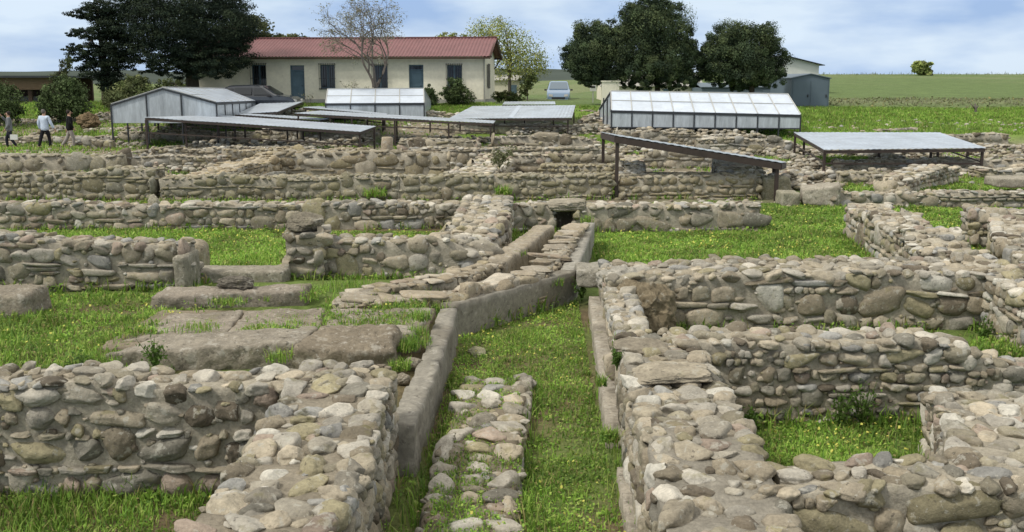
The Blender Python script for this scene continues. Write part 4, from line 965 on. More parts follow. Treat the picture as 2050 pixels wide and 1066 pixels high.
r_, T = car('parked_car', 'dark blue estate car parked in front of the house', 'car', cpos, -.10, 4.3, 1.75, 1.55, DKPAINT,
    [(-2.15, .85), (-2.1, 1.05), (-1.85, 1.40), (-1.5, 1.52), (-.3, 1.56), (.25, 1.50), (1.0, 1.05), (1.2, 1.0), (1.8, .92), (2.1, .76), (2.15, .62)],
    [(-1.85, -1.35, -1.3, -1.55, 1.03, 1.36), (-1.25, -.25, -.25, -1.2, 1.03, 1.40), (-.15, .78, .25, -.15, 1.02, 1.39)], 1.2)
m = MB(); m.hexa([T(p) for p in [(1.02, -.66, 1.05), (1.02, .66, 1.05), (.30, .58, 1.49), (.30, -.58, 1.49), (1.05, -.66, 1.07), (1.05, .66, 1.07), (.33, .58, 1.51), (.33, -.58, 1.51)]]); m.build('windscreen', DARKGLASS, r_)
vpos = at(1118, 214, 80); vpos[2] = 1.0
WSCREEN = mat('windscreen_painted_reflection', (.12, .16, .2), .12, spec=.6)  # reflection painted in as a paler base colour than the other car glass
r_, T = car('parked_van', 'pale blue people carrier parked nose-on beside the double white canopy', 'van', vpos, -math.pi/2-.05, 4.3, 1.75, 1.72, LBPAINT,
    [(-2.15, 1.0), (-2.1, 1.5), (-1.9, 1.68), (-.3, 1.74), (.35, 1.70), (1.25, 1.12), (1.5, 1.05), (2.0, .88), (2.12, .7), (2.15, .6)],
    [(-1.8, -.8, -.8, -1.75, 1.08, 1.58), (-.7, 1.0, .4, -.7, 1.08, 1.58)], 1.5)
m = MB(); m.hexa([T(p) for p in [(1.24, -.70, 1.14), (1.24, .70, 1.14), (.42, .60, 1.66), (.42, -.60, 1.66), (1.28, -.70, 1.16), (1.28, .70, 1.16), (.46, .60, 1.68), (.46, -.60, 1.68)]]); m.build('windscreen', WSCREEN, r_)
m = MB(); m.hexa([T(p) for p in [(2.10, -.5, .42), (2.10, .5, .42), (2.16, .5, .42), (2.16, -.5, .42), (2.10, -.5, .56), (2.10, .5, .56), (2.16, .5, .56), (2.16, -.5, .56)]]); m.build('grille', IRON, r_)
# people
SKIN = mat('skin', (.40, .25, .18), .6); HAIRG = mat('grey_hair', (.12, .11, .10), .8); HAIRD = mat('dark_hair', (.03, .022, .018), .7)
def cloth(n, c): return mat(n, c, .9, var=[(14, .85, 1.12)], bump=[(18, .3, .02)])
def skinmesh(name, joints, edges, m, parent, sub=2, root=0):
    me = bpy.data.meshes.new(name); o = bpy.data.objects.new(name, me)
    me.from_pydata([j[:3] for j in joints], edges, []); scn.collection.objects.link(o)
    sk = o.modifiers.new('skin', 'SKIN'); sk.use_smooth_shade = True
    ss = o.modifiers.new('sub', 'SUBSURF'); ss.levels = ss.render_levels = sub
    L = me.skin_vertices[0].data
    for i, j in enumerate(joints):
        L[i].radius = (j[3], j[4] if len(j) > 4 else j[3]); L[i].use_root = (i == root)
    me.materials.append(m); o.parent = parent
    return o
def person(label, px, pyf, Y, rot, h, topm, legm, hairm, arms, stride, lean=0., skirt=0., shirt_len=.78, wide=1.12):
    p = at(px, pyf, Y); r = thing('person', label, 'person', p); r.rotation_euler.z = rot; r.scale = (h/1.72,)*3
    # local frame: the figure faces -y... x is its right when seen from behind
    hl, fl, hr_, fr = stride
    lx = lean
    tors = [(0, 0, .93, .13, .10), (lx*.3, 0, 1.08, .13, .10), (lx*.6, 0, 1.25, .15, .11), (lx, 0, 1.40, .12, .09), (lx*1.1, 0, 1.50, .055), (lx*1.15, -.02, 1.62, .085, .10), (lx*1.15, -.015, 1.70, .06, .07)]
    J = list(tors); E = [(0, 1), (1, 2), (2, 3), (3, 4), (4, 5), (5, 6)]
    def chain(start, pts):
        k = start
        for q in pts: J.append(q); E.append((k, len(J)-1)); k = len(J)-1
    legs = {}
    for s, (kx, ky), (fx, fy, fz) in ((-1, hl, fl), (1, hr_, fr)):
        L = [(s*.09, 0, .86, .085), (s*.10+kx, ky, .48, .055), (s*.10+fx, fy, .09+fz, .04), (s*.10+fx+.0, fy-.14, .035+fz, .035)]
        legs[s] = L; chain(0, L)
    sh = {}
    for s, (e, w) in ((-1, arms[0]), (1, arms[1])):
        A = [(lx+s*.19, 0, 1.40, .055), (*e, .042), (*w, .032)]
        d = (np.array(w)-np.array(e)); d = d/np.linalg.norm(d)
        sh[s] = (A, d); chain(3, A)
        b = len(J)-1; pm = np.array(w)+d*.07; J.append((*pm, .035, .02)); E.append((b, len(J)-1)); pi_ = len(J)-1
        for k in range(4):                        # fingers
            off = np.array((0, .022*(k-1.5), 0)); J.append((*(pm+d*(.05+.01*(k in (1, 2)))+off), .009)); E.append((pi_, len(J)-1)); J.append((*(pm+d*.085+off*1.1+np.array((0, 0, -.012))), .008)); E.append((len(J)-2, len(J)-1))
        J.append((*(pm-d*.02+np.array((0, -.045, -.01))), .01)); E.append((pi_, len(J)-1))
    skinmesh('body', J, E, SKIN, r)
    w_ = wide; T = [(0, 0, shirt_len, .18*w_, .15*w_), (lx*.2, 0, .95, .175*w_, .14*w_), (lx*.35, 0, 1.1, .17*w_, .135*w_), (lx*.6, 0, 1.25, .175*w_, .135*w_), (lx, 0, 1.41, .14*w_, .105*w_), (lx*1.05, 0, 1.475, .08)]
    TE = [(0, 1), (1, 2), (2, 3), (3, 4), (4, 5)]
    for s in (-1, 1):
        A, d = sh[s]; k = 4
        for j, rr in zip(A, (.082, .068, .055)):
            T.append((*j[:3], rr)); TE.append((k, len(T)-1)); k = len(T)-1
    skinmesh('jacket' if skirt else 'shirt', T, TE, topm, r)
    Q = [(0, 0, .95, .155, .125), (0, 0, .86, .14, .12)]; QE = [(0, 1)]
    for s in (-1, 1):
        k = 1
        for j, rr in zip(legs[s][:3], (.105, .078, .062)): Q.append((j[0], j[1], j[2]+(.0), rr)); QE.append((k, len(Q)-1)); k = len(Q)-1
    skinmesh('trousers', Q, QE, legm, r)
    for s in (-1, 1):
        j = legs[s][2]; skinmesh('shoe', [(j[0], j[1]+.04, j[2]-.045, .045, .04), (j[0], j[1]-.08, j[2]-.055, .045, .032), (j[0], j[1]-.16, j[2]-.06, .036, .025)], [(0, 1), (1, 2)], HAIRD, r)
    hx = lx*1.15
    skinmesh('hair', [(hx, .035, 1.555, .075, .07), (hx, .032, 1.62, .095, .088), (hx, .015, 1.69, .10, .10), (hx, -.01, 1.735, .07, .08)], [(0, 1), (1, 2), (2, 3)], hairm, r)
    face = [(hx-.035, -.125, 1.64), (hx+.035, -.125, 1.64)]
    for f in face:
        m = MB(); v, t = ICO[1]; m.add(v*.011+np.array(f)+np.array(p), t=t); e = m.build('eye', HAIRD, r, True)
    m = MB(); v, t = ICO[1]; m.add(v*np.array((.014, .02, .022))+np.array((hx, -.135, 1.605))+np.array(p), t=t); m.build('nose', SKIN, r, True)
    m = MB(); m.add(v*np.array((.026, .012, .006))+np.array((hx, -.118, 1.56))+np.array(p), t=t); m.build('mouth', mat('lips', (.3, .12, .1), .6), r, True)
    return r, p
p1 = person('person in a grey top and dark trousers, one arm raised to the head', 22, 299, 45, math.radians(-70), 1.62,
       cloth('grey_knit', (.16, .17, .18)), cloth('navy_trousers', (.018, .02, .03)), HAIRD,
       [((-.30, -.16, 1.30), (-.16, -.30, 1.52)), ((.27, .02, 1.13), (.22, -.14, .93))], ((0, -.16), (.0, -.14, 0), (0, .05), (0, .26, .05)))
m = MB(); q = at(28, 275, 44.6); m.box(q-np.array((.16, .03, .11)), q+np.array((.16, .03, .11)))
tag(m.build('paper_bag', WHITEWALL, None, False, origin=q), 'small white bag held by the person in the grey top', 'bag')
person('person with grey hair in a loose pale blue shirt and black trousers, seen from behind', 93, 299, 45, math.radians(170), 1.70,
       cloth('pale_blue_shirt', (.50, .58, .70)), cloth('black_trousers', (.012, .012, .015)), HAIRG,
       [((-.30, -.02, 1.13), (-.38, -.10, .90)), ((.28, .03, 1.13), (.27, -.06, .88))], ((-.02, -.1), (-.06, -.06, 0), (.06, .1), (.10, .22, .03)))
person('person in a black jacket and pale grey trousers leaning forward mid-stride, third of the walkers', 143, 299, 46, math.radians(115), 1.72,
       cloth('black_jacket', (.008, .008, .009)), cloth('pale_grey_trousers', (.30, .27, .25)), HAIRD,
       [((-.27, .0, 1.14), (-.22, -.14, .93)), ((.27, .08, 1.14), (.25, .12, .88))], ((.0, -.12), (0, -.10, 0), (0, .14), (0, .38, .06)), lean=0.0, skirt=1)
# ------------------------------------------------------------------ trees and shrubs
LEAF = mat('leaf', attr=True, rough=.75, spec=.2, transl=.2)
NEEDLE = mat('conifer_needles', attr=True, rough=.8, spec=.15, transl=.08)
BARK = mat('bark', (.075, .06, .047), .9, var=[(6, .7, 1.3)], bump=[(12, .6, .03)], gstretch=(1, 1, .3))
GBARK = mat('grey_bark', (.115, .10, .085), .9, var=[(6, .7, 1.3)])
def leaves(mb, ctr, nrm, size, col, rg, aspect=.55, flat=.6):
    """one small folded leaf per centre"""
    n = len(ctr); a = rg.normal(size=(n, 3)); a /= np.linalg.norm(a, axis=1)[:, None]
    w = nrm*flat+rg.normal(size=(n, 3))*.6; w /= np.linalg.norm(w, axis=1)[:, None]
    u = np.cross(w, a); u /= np.linalg.norm(u, axis=1)[:, None]; v = np.cross(w, u)
    s = (size*rg.uniform(.6, 1.35, n))[:, None]
    P = np.stack([ctr-u*s, ctr+v*s*aspect+w*s*.15, ctr+u*s, ctr-v*s*aspect+w*s*.15], 1)
    q = np.arange(n*4).reshape(n, 4)
    mb.add(P.reshape(-1, 3), q=q, c=np.repeat(col, 4, 0))
def crown_points(clumps, n, sub, rg, shell=.55):
    """points gathered in sub-clumps through ellipsoids (x, y, z, rx, ry, rz)"""
    V = np.array([c[3]*c[4]*c[5] for c in clumps])**.75; V = V/V.sum(); C = []; D = []; S = []
    for c, f in zip(clumps, V):
        k = max(3, int(n*f/sub)); d = rg.normal(size=(k, 3)); d /= np.linalg.norm(d, axis=1)[:, None]
        r = rg.uniform(shell**3, 1.05, k)**(1/3); r = r*np.where(rg.random(k) < .13, rg.uniform(1.04, 1.26, k), 1); o = np.array(c[:3])+d*r[:, None]*np.array(c[3:6])
        C.append(o); D.append(d); S.append(np.full(k, min(c[3:6])))
    return np.concatenate(C), np.concatenate(D), np.concatenate(S)
def tree(name, label, base, clumps, n, leaf, cols, seed, trunk=.2, sub=45, spread=.3, mt=None, bark=None, squash=.6, cat='tree', group=None, shell=.5, limbs=True, trunks=None, top=None):
    rg = np.random.default_rng(seed); base = np.array(base, float)
    r = thing(name, label, cat, base, group)
    C, D, S = crown_points(clumps, n, sub, rg, shell)
    k = len(C); sp_ = (S*spread)[:, None]
    dd = rg.normal(size=(k*sub, 3)); dd = dd/np.linalg.norm(dd, axis=1)[:, None]*(rg.random((k*sub, 1))**.45)*1.9*np.repeat(rg.uniform(.6, 1.3, (k, 1)), sub, 0)
    pts = np.repeat(C, sub, 0)+dd*np.repeat(sp_, sub, 0)*np.array((1, 1, squash))
    cols = np.array(cols); cc = cols[rg.integers(len(cols), size=k)]*rg.uniform(.65, 1.35, (k, 1))
    col = np.repeat(cc, sub, 0)*rg.uniform(.8, 1.2, (k*sub, 1))
    mb = MB(); leaves(mb, pts, dd*1.0+np.repeat(D, sub, 0)*.4+np.array((0, 0, .4)), leaf, col, rg)
    mb.build('crown', mt or LEAF, r)
    if trunk:
        m = MB(); ctr = np.mean([c[:3] for c in clumps], 0); zb = min(c[2]-c[5] for c in clumps)
        for (tb, lean) in (trunks or [(base, 0)]):
            tb = np.array(tb, float); t1 = np.array((tb[0]+lean*.5, tb[1], max(zb+.3, tb[2]+.5))); t2 = np.array(((tb[0]+lean+ctr[0])/2, ctr[1], top or ctr[2]+.3*(ctr[2]-zb)))
            m.tube([tb-np.array((0, 0, .4)), tb+np.array((.02, 0, .1)), t1, (t1+t2)/2+np.array((.1, 0, 0)), t2], [trunk*1.35, trunk, trunk*.85, trunk*.6, trunk*.25], 9)
            if limbs:
                for j in rg.choice(k, min(k, 16), replace=False):
                    s_ = t1+(t2-t1)*rg.uniform(0, .8); e = C[j]; md = (s_+e)/2+np.array((0, 0, .12*np.linalg.norm(e-s_)))
                    m.tube([s_, md, e], [trunk*.38, trunk*.22, trunk*.07], 5)
        m.build('trunk', bark or BARK, r, True)
    return r
def el(px, py, rx, ry, Y, dy=0., depth=1.):
    """photo ellipse at distance Y -> ellipsoid"""
    p = at(px, py, Y+dy); k = (Y+dy)/FPX; return (p[0], p[1], p[2], rx*k, rx*k*depth, ry*k)
def gb(px, Y, x=None):
    X = (px-1025)/FPX*Y*1.0; return (X, Y, float(hz(X, Y)))
# big dark conifers at the left
Y = 60
DK = [(.019, .031, .02), (.027, .041, .024), (.013, .022, .015), (.038, .052, .028)]
tree('conifer_tree', 'huge dark conifer whose boughs cover the left end of the red roof', gb(395, Y+1),
     [el(395, 5, 95, 50, Y), el(330, 45, 75, 40, Y, -1), el(440, 48, 75, 42, Y, -1), el(385, 85, 110, 35, Y, 1), el(465, 82, 48, 22, Y), el(320, 110, 62, 28, Y, -1), el(420, 118, 82, 28, Y), el(350, 142, 50, 17, Y),
      el(430, 144, 48, 18, Y, -1), el(300, 25, 55, 40, Y), el(400, -50, 80, 50, Y), el(455, 18, 38, 20, Y), el(495, 60, 25, 9, Y), el(480, 100, 26, 12, Y), el(470, 130, 28, 9, Y), el(290, 135, 30, 14, Y)],
     130000, .052, DK, 201, .42, 70, .27, NEEDLE, squash=.45, shell=.25)
tree('conifer_tree', 'narrower dark conifer with ragged tiers, left of the huge one and half merged with it', gb(222, Y+1),
     [el(215, 20, 45, 22, Y), el(185, 28, 45, 14, Y), el(235, 55, 50, 25, Y), el(195, 68, 52, 14, Y), el(240, 90, 48, 22, Y), el(180, 100, 48, 13, Y), el(230, 120, 48, 18, Y), el(200, 142, 40, 20, Y), el(225, 165, 30, 20, Y), el(170, 118, 32, 10, Y), el(270, 8, 30, 22, Y), el(255, -30, 30, 30, Y), el(158, 32, 20, 5, Y), el(155, 95, 24, 6, Y), el(150, 68, 18, 5, Y)],
     64000, .052, DK, 202, .25, 60, .3, NEEDLE, squash=.4, shell=.2)
# round dark trees on the right
Y = 61
HO = [(.045, .068, .034), (.066, .095, .044), (.032, .05, .028), (.105, .135, .06)]
tree('evergreen_tree', 'round dark evergreen on a slim trunk, left one of the row behind the glasshouse', gb(1216, Y),
     [el(1185, 95, 46, 42, Y), el(1165, 118, 36, 36, Y), el(1215, 75, 36, 30, Y), el(1230, 118, 44, 42, Y), el(1185, 140, 40, 24, Y), el(1145, 112, 18, 28, Y), el(1200, 60, 18, 14, Y), el(1170, 72, 20, 18, Y), el(1175, 158, 34, 14, Y), el(1225, 155, 30, 16, Y)],
     85000, .05, HO, 203, .14, 150, .2, squash=.8, top=4.2, shell=.3)
tree('evergreen_tree', 'tallest dark evergreen, middle one of the row, its uneven top cut by the picture edge', gb(1312, Y+1),
     [el(1290, 40, 48, 38, Y), el(1330, 55, 52, 48, Y), el(1275, 90, 46, 48, Y), el(1335, 108, 56, 46, Y), el(1300, 140, 70, 30, Y), el(1305, 8, 34, 22, Y), el(1368, 125, 28, 38, Y), el(1262, 28, 20, 22, Y), el(1345, 24, 24, 20, Y), el(1290, -10, 14, 18, Y), el(1270, 60, 26, 26, Y), el(1285, 168, 40, 14, Y), el(1350, 165, 44, 16, Y), el(1385, 135, 24, 30, Y), el(1378, 90, 22, 34, Y)],
     130000, .05, HO, 204, .19, 150, .2, squash=.85, top=4.8, shell=.3)
tree('evergreen_tree', 'broad dark evergreen, right one of the row, beside the slate-grey shed', gb(1498, Y),
     [el(1455, 85, 40, 36, Y), el(1515, 90, 46, 40, Y), el(1485, 125, 62, 42, Y), el(1545, 120, 34, 40, Y), el(1432, 122, 34, 40, Y), el(1480, 66, 26, 18, Y), el(1495, 152, 58, 24, Y), el(1530, 66, 20, 16, Y), el(1418, 145, 20, 22, Y), el(1410, 115, 18, 26, Y), el(1470, 168, 44, 14, Y), el(1535, 160, 36, 16, Y)],
     110000, .05, HO, 205, .18, 150, .2, squash=.85, top=4.0, shell=.3)
# far trees behind the house
OL = [(.09, .11, .045), (.12, .135, .06), (.07, .085, .04)]
tree('leafy_tree', 'greenish tree showing behind the huge conifer over the left end of the roof', gb(515, 80), [el(500, 60, 40, 26, 80), el(522, 88, 30, 22, 80), el(480, 85, 40, 40, 80)], 6500, .12, OL, 206, .2, 30, .3)
tree('leafy_tree', 'low rough treetop over the red roof, left of the bare tree', gb(585, 82), [el(560, 82, 26, 14, 82), el(597, 80, 26, 15, 82), el(575, 105, 60, 18, 82), el(620, 88, 14, 8, 82)], 4200, .11, OL, 207, .15, 30, .35, shell=.2)
WY = [(.25, .29, .075), (.31, .34, .10), (.19, .235, .07), (.37, .38, .15)]
tree('willow_tree', 'pale yellow-green tree in young leaf behind the right end of the house', gb(1020, 73),
     [el(985, 62, 45, 22, 73), el(1015, 85, 45, 28, 73), el(1050, 110, 40, 26, 73), el(1030, 135, 50, 22, 73), el(1065, 140, 34, 22, 73), el(960, 72, 28, 16, 73), el(1000, 45, 20, 10, 73), el(1010, 120, 30, 30, 73), el(1078, 125, 20, 18, 73)],
     9000, .07, WY, 208, .13, 14, .42, bark=GBARK, squash=.9, shell=.15, limbs=True)
tree('leafy_tree', 'faint pale treetop just over the roof left of the yellow-green tree', gb(905, 85), [el(905, 72, 28, 7, 85), el(890, 82, 30, 10, 85)], 700, .1, WY, 209, .1, 14, .5, bark=GBARK, shell=.2)
tree('small_tree', 'lone small round tree on the crest of the green field at the right', gb(1850, 140), [el(1848, 132, 17, 9, 140), el(1838, 140, 12, 10, 140), el(1854, 146, 13, 7, 140), el(1856, 162, 10, 9, 140)], 2200, .22, [(.26, .31, .09), (.32, .36, .13), (.19, .24, .07)], 210, .2, 22, .4, shell=.2)
# shrubs
SH = [(.075, .11, .04), (.10, .14, .055), (.055, .08, .03)]
def bush(label, px, pyb, Y, ells, n, cols, seed, leaf=.07, cat='shrub', name='shrub', group=None):
    b = gb(px, Y); return tree(name, label, b, [el(*e, Y) for e in ells], n, leaf, cols, seed, .05, 40, .26, squash=.8, cat=cat, group=group, shell=.2, limbs=True, bark=GBARK)
bush('grey-green bush at the left edge, behind the person in the grey top', 8, 236, 52, [(0, 205, 40, 34), (18, 225, 24, 22), (-15, 180, 26, 22)], 5000, SH, 220)
bush('large round olive-green bush behind the person in the pale blue shirt', 127, 236, 53, [(125, 190, 42, 34), (110, 215, 40, 24), (150, 212, 34, 26), (130, 165, 25, 15), (95, 195, 18, 22)], 8000, SH, 221)
bush('light green feathery bush between the conifers and the left glasshouse', 265, 225, 55, [(265, 185, 36, 26), (240, 200, 30, 26), (290, 175, 22, 18), (270, 160, 20, 14), (225, 205, 18, 16)], 6500, [(.13, .16, .06), (.17, .19, .08), (.10, .12, .05)], 222)
bush('pale green bush under the huge conifer, behind the left glasshouse roof', 358, 190, 64, [(350, 175, 30, 14), (330, 170, 20, 12), (375, 168, 22, 10)], 2500, [(.12, .15, .06), (.15, .18, .08)], 223)
bush('tall thin pale bush at the left of the narrower conifer', 128, 200, 64, [(128, 145, 16, 22), (135, 125, 12, 14), (120, 165, 18, 20)], 2200, OL, 224)
bush('dark shrub against the house wall beside the second door', 862, 208, 60.2, [(862, 195, 16, 16), (858, 182, 10, 9)], 2200, SH, 225, .06)
bush('dark green rounded bush clipped low at the right end of the house wall', 920, 212, 60, [(925, 192, 21, 17), (908, 195, 16, 15)], 4200, [(.05, .075, .025), (.065, .09, .03)], 226, .055)
bush('upright shrub growing up the front of the right house window', 908, 208, 60.4, [(908, 165, 14, 13), (896, 185, 14, 12), (915, 178, 12, 12)], 2200, SH, 227, .06)
bush('clipped green hedge bush in front of the small cream outbuilding', 1012, 212, 63, [(1000, 195, 14, 10), (1018, 193, 16, 11), (1034, 197, 10, 9)], 3600, [(.06, .085, .025), (.09, .10, .035)], 228, .055, cat='hedge', name='hedge')
bush('bushy green growth at the base of the yellow-green tree', 1055, 205, 72, [(1052, 170, 12, 16), (1060, 155, 16, 10), (1048, 185, 10, 12)], 2000, [(.09, .12, .04), (.12, .14, .05)], 229)
# bare tree and saplings
def bare_tree(label, base, hgt, seed, r0=.11, buds=1500, cat='bare tree', name='bare_tree', budcol=((.22, .22, .15), (.30, .29, .22), (.16, .17, .09)), spread=1., depth=6, trunk_f=.3):
    rg = np.random.default_rng(seed); base = np.array(base, float); r = thing(name, label, cat, base)
    tr, tw = MB(), MB(); tips = []
    def grow(p, d, L, rad, lev):
        n = 4; pts = [p]; dd = d
        for _ in range(n):
            dd = dd+rg.normal(size=3)*.10+np.array((0, 0, .03 if lev < 3 else -.01)); dd /= np.linalg.norm(dd); pts.append(pts[-1]+dd*L/n)
        (tr if lev <= 1 else tw).tube(pts, np.linspace(rad, rad*.62, n+1), 6 if lev < 3 else 4, cap=False)
        if lev >= depth: tips.append(pts[-1]); tips.append(pts[2]); return
        if lev >= 3: tips.append(pts[3])
        k = 3 if lev < 3 else 2+(rg.random() < .5)
        for j in range(k):
            ax = rg.normal(size=3); ax -= dd*(ax@dd); ax /= np.linalg.norm(ax); a = rg.uniform(.35, .85)*spread
            nd = dd*math.cos(a)+ax*math.sin(a); s = pts[-1] if (j < 2 or lev == 0) else pts[int(rg.integers(2, 4))]
            grow(s, nd, L*rg.uniform(.62, .86), rad*.60, lev+1)
    L0 = hgt*trunk_f
    for j in range(3 if trunk_f < .32 else 2):
        a = 2.1*j+.5; grow(base+np.array((.08*math.cos(a), .08*math.sin(a), L0*.85)), np.array((.42*math.cos(a), .42*math.sin(a), 1))/1.09, hgt*.27, r0*.62, 1)
    tr.tube([base-np.array((0, 0, .3)), base+np.array((0, 0, .15)), base+np.array((.03, 0, L0*.5)), base+np.array((0, 0, L0))], [r0*1.4, r0, r0*.9, r0*.8], 9)
    tr.build('trunk', GBARK, r, True); tw.build('twigs', GBARK, r)
    if buds:
        T = np.array(tips); pk = T[rg.integers(len(T), size=buds)]+rg.normal(size=(buds, 3))*.07; c = np.array(budcol)[rg.integers(3, size=buds)]
        m = MB(); leaves(m, pk, np.tile(np.array((0, 0, 1.)), (buds, 1)), .05, c*rg.uniform(.8, 1.2, (buds, 1)), rg); m.build('buds', LEAF, r)
    return r
b = gb(755, 57); bare_tree('bare-branched tree with tiny buds standing in front of the red-roofed house', b, 6.2, 232, .13, 3600, trunk_f=.27, depth=7)
b = gb(716, 59); bare_tree('thin bare sapling by the house wall, left of the bare-branched tree', b, 1.9, 233, .03, 160, depth=4, trunk_f=.2, name='sapling', cat='sapling')
b = gb(622, 59); bare_tree('tiny dry sapling by the blue door', (b[0], b[1], b[2]), 1.0, 234, .02, 60, depth=3, trunk_f=.2, name='sapling', cat='sapling')
def stump(label, px, pyb, pyt, Y, seed):
    p = at(px, pyb, Y); t = at(px, pyt, Y); m = MB()
    m.tube([p-np.array((0, 0, .2)), p, (p+t)/2+np.array((.05, 0, 0)), t], [.13, .1, .07, .05], 7); m.tube([(p+t)/2, t+np.array((.2, 0, -.1))], [.05, .03], 5); m.tube([(p*.4+t*.6), t+np.array((-.22, 0, .0))], [.05, .025], 5)
    tag(m.build('tree_stump', GBARK, None, True, origin=p), label, 'stump')
stump('grey dead stump with two stub branches on the green strip at the right', 1952, 234, 208, 58, 1)

# ------------------------------------------------------------------ weeds, grass, flowers
GRASS = mat('grass_blades', attr=True, rough=.7, spec=.2, transl=.35)
FLOWER = mat('yellow_petals', (.62, .60, .14), .6, transl=.3)
GC = np.array([(.20, .345, .05), (.26, .41, .07), (.16, .29, .042), (.33, .42, .105), (.125, .23, .048)])
def in_walls(x, y, m=.0):
    bad = np.zeros(len(x), bool)
    for a, b, hh in FOOT:
        d = b-a; L = np.linalg.norm(d); u = d/L; rx, ry = x-a[0], y-a[1]
        t = rx*u[0]+ry*u[1]; s = np.abs(rx*u[1]-ry*u[0]); bad |= (t > -m) & (t < L+m) & (s < hh+m-.02)
    return bad
def blades(mb, x, y, z, hgt, wid, rg, tone=1., leaf=.45, cols=GC):
    n = len(x); isl = rg.random(n) < leaf
    c = cols[rg.integers(len(cols), size=n)]*rg.uniform(.75, 1.25, (n, 1))*tone
    dry = rg.random(n) < .08; c[dry] = np.array((.30, .26, .11))*rg.uniform(.8, 1.1, (dry.sum(), 1))
    B = np.stack([x, y, z-.01], 1); az = rg.uniform(0, 2*np.pi, n)
    U = np.stack([np.cos(az), np.sin(az), 0*az], 1); Vv = np.stack([-np.sin(az), np.cos(az), 0*az], 1); up = np.array((0, 0, 1.))
    # grass blades
    k = ~isl; h = (hgt*rg.uniform(.5, 1.4, n))[:, None]; w = (wid*rg.uniform(.7, 1.3, n))[:, None]; bend = rg.uniform(.15, .8, n)[:, None]
    P = np.stack([B-U*w, B+U*w, B+U*w*.7+Vv*h*bend*.35+up*h*.6, B-U*w*.7+Vv*h*bend*.35+up*h*.6, B+Vv*h*bend+up*h*.95], 1)[k]
    m = len(P); i = np.arange(m)*5
    mb.add(P.reshape(-1, 3), q=np.stack([i, i+1, i+2, i+3], 1), t=np.stack([i+3, i+2, i+4], 1), c=np.repeat(c[k], 5, 0))
    # broad leaves
    k = isl; s = (wid*rg.uniform(1.6, 3.4, n))[:, None]; e = (hgt*rg.uniform(.1, .75, n))[:, None]; tl = rg.normal(0, .45, (n, 1))
    ctr = B+up*e; W = Vv+up*tl
    P = np.stack([ctr-U*s*.8, ctr-W*s, ctr+U*s*.8+up*s*.3, ctr+W*s], 1)[k]
    m = len(P); mb.add(P.reshape(-1, 3), q=np.arange(m*4).reshape(m, 4), c=np.repeat(c[k], 4, 0))
GR, FL = MB(), MB()
def flowers(x, y, z, s):
    n = len(x); a = RNG.uniform(0, 6.28, n); tl = RNG.normal(0, .5, (n, 2))
    for j in range(2):
        d = np.stack([np.cos(a+j*.785), np.sin(a+j*.785), tl[:, 0]], 1)*s; e = np.stack([-np.sin(a+j*.785), np.cos(a+j*.785), tl[:, 1]], 1)*s
        c = np.stack([x, y, z+.002*j], 1); P = np.stack([c-d, c-e, c+d, c+e], 1)
        FL.add(P.reshape(-1, 3), q=np.arange(n*4).reshape(n, 4))
def meadow(poly, n, hgt, wid, seed, patch=(1.2, -.25), fl=0, leaf=.45, tone=1., weight=None, flz=1., zf=None, free=False):
    rg = np.random.default_rng(seed); poly = np.array(poly, float); lo, hi = poly.min(0), poly.max(0)
    x = rg.uniform(lo[0], hi[0], n); y = rg.uniform(lo[1], hi[1], n); ins = np.zeros(n, bool); j = len(poly)-1
    for i in range(len(poly)):
        a, b = poly[i], poly[j]; c = (a[1] > y) != (b[1] > y)
        ins ^= c & (x < (b[0]-a[0])*(y-a[1])/(b[1]-a[1]+1e-12)+a[0]); j = i
    p = fbm2(x, y, patch[0], seed)+.5*fbm2(x, y, patch[0]*4, seed+3); ins &= p > patch[1]+rg.normal(0, .12, n)
    x, y, p = x[ins], y[ins], p[ins]; ok = ~in_walls(x, y) | free; x, y, p = x[ok], y[ok], p[ok]
    zf = zf or hz
    h = hgt*(.65+.7*sstep(-.3, .5, p)); tn = .72+.55*sstep(-.35, .45, fbm2(x, y, 2.1, seed+8))
    blades(GR, x, y, zf(x, y), h, wid, rg, tone*tn[:, None], leaf)
    if fl:
        k = rg.choice(len(x), min(fl, len(x)), replace=False); fx, fy = x[k], y[k]
        kk = fbm2(fx, fy, 1.5, seed+11) > -.2; fx, fy = fx[kk], fy[kk]
        flowers(fx, fy, zf(fx, fy)+hgt*rg.uniform(.55, 1.1, len(fx))*flz, ((.0055+.0006*fy)*rg.uniform(.7, 1.2, len(fx)))[:, None])
meadow([(-.02, 3.3), (.65, 3.3), (.70, 8), (.82, 12.3), (.75, 12.4), (-.58, 10.6), (-.62, 8.8), (.0, 8.6), (-.02, 6)], 52000, .06, .0045, 301, (1.6, -.35), 260)
meadow([(-.66, 3.3), (.05, 3.3), (.12, 8.9), (-.6, 9)], 17000, .04, .0042, 302, (2.2, -.12), 30, free=True, zf=lambda x, y: np.where(np.abs(x+.22) < .29, .125, 0.)+0*x)
meadow([(1.42, 5.2), (3.4, 5.2), (3.4, 7.8), (1.42, 7.8)], 36000, .085, .0045, 303, (1.5, -.5), 260)
meadow([(3.3, 5.2), (5, 5.2), (5, 7.8), (3.3, 7.8)], 14000, .085, .005, 304, (1.5, -.5), 90)
meadow([(-4.6, 2.6), (-1.4, 2.6), (-1.4, 6.5), (-4.6, 6.5)], 56000, .08, .0045, 305, (1.4, -.3), 40, leaf=.3, tone=.9)
meadow([(-7.5, 6.9), (-3.3, 6.9), (-2.6, 9.3), (-3.6, 10.6), (-2.4, 11.4), (-7.5, 11.7)], 60000, .075, .006, 306, (1.0, -.3), 300)
meadow([(-3.6, 8.9), (-.95, 8.9), (-.85, 10.9), (-2.3, 11.5), (-4, 11.5)], 26000, .06, .0055, 307, (1.7, .2), 40, zf=lambda x, y: np.full_like(x, .365))
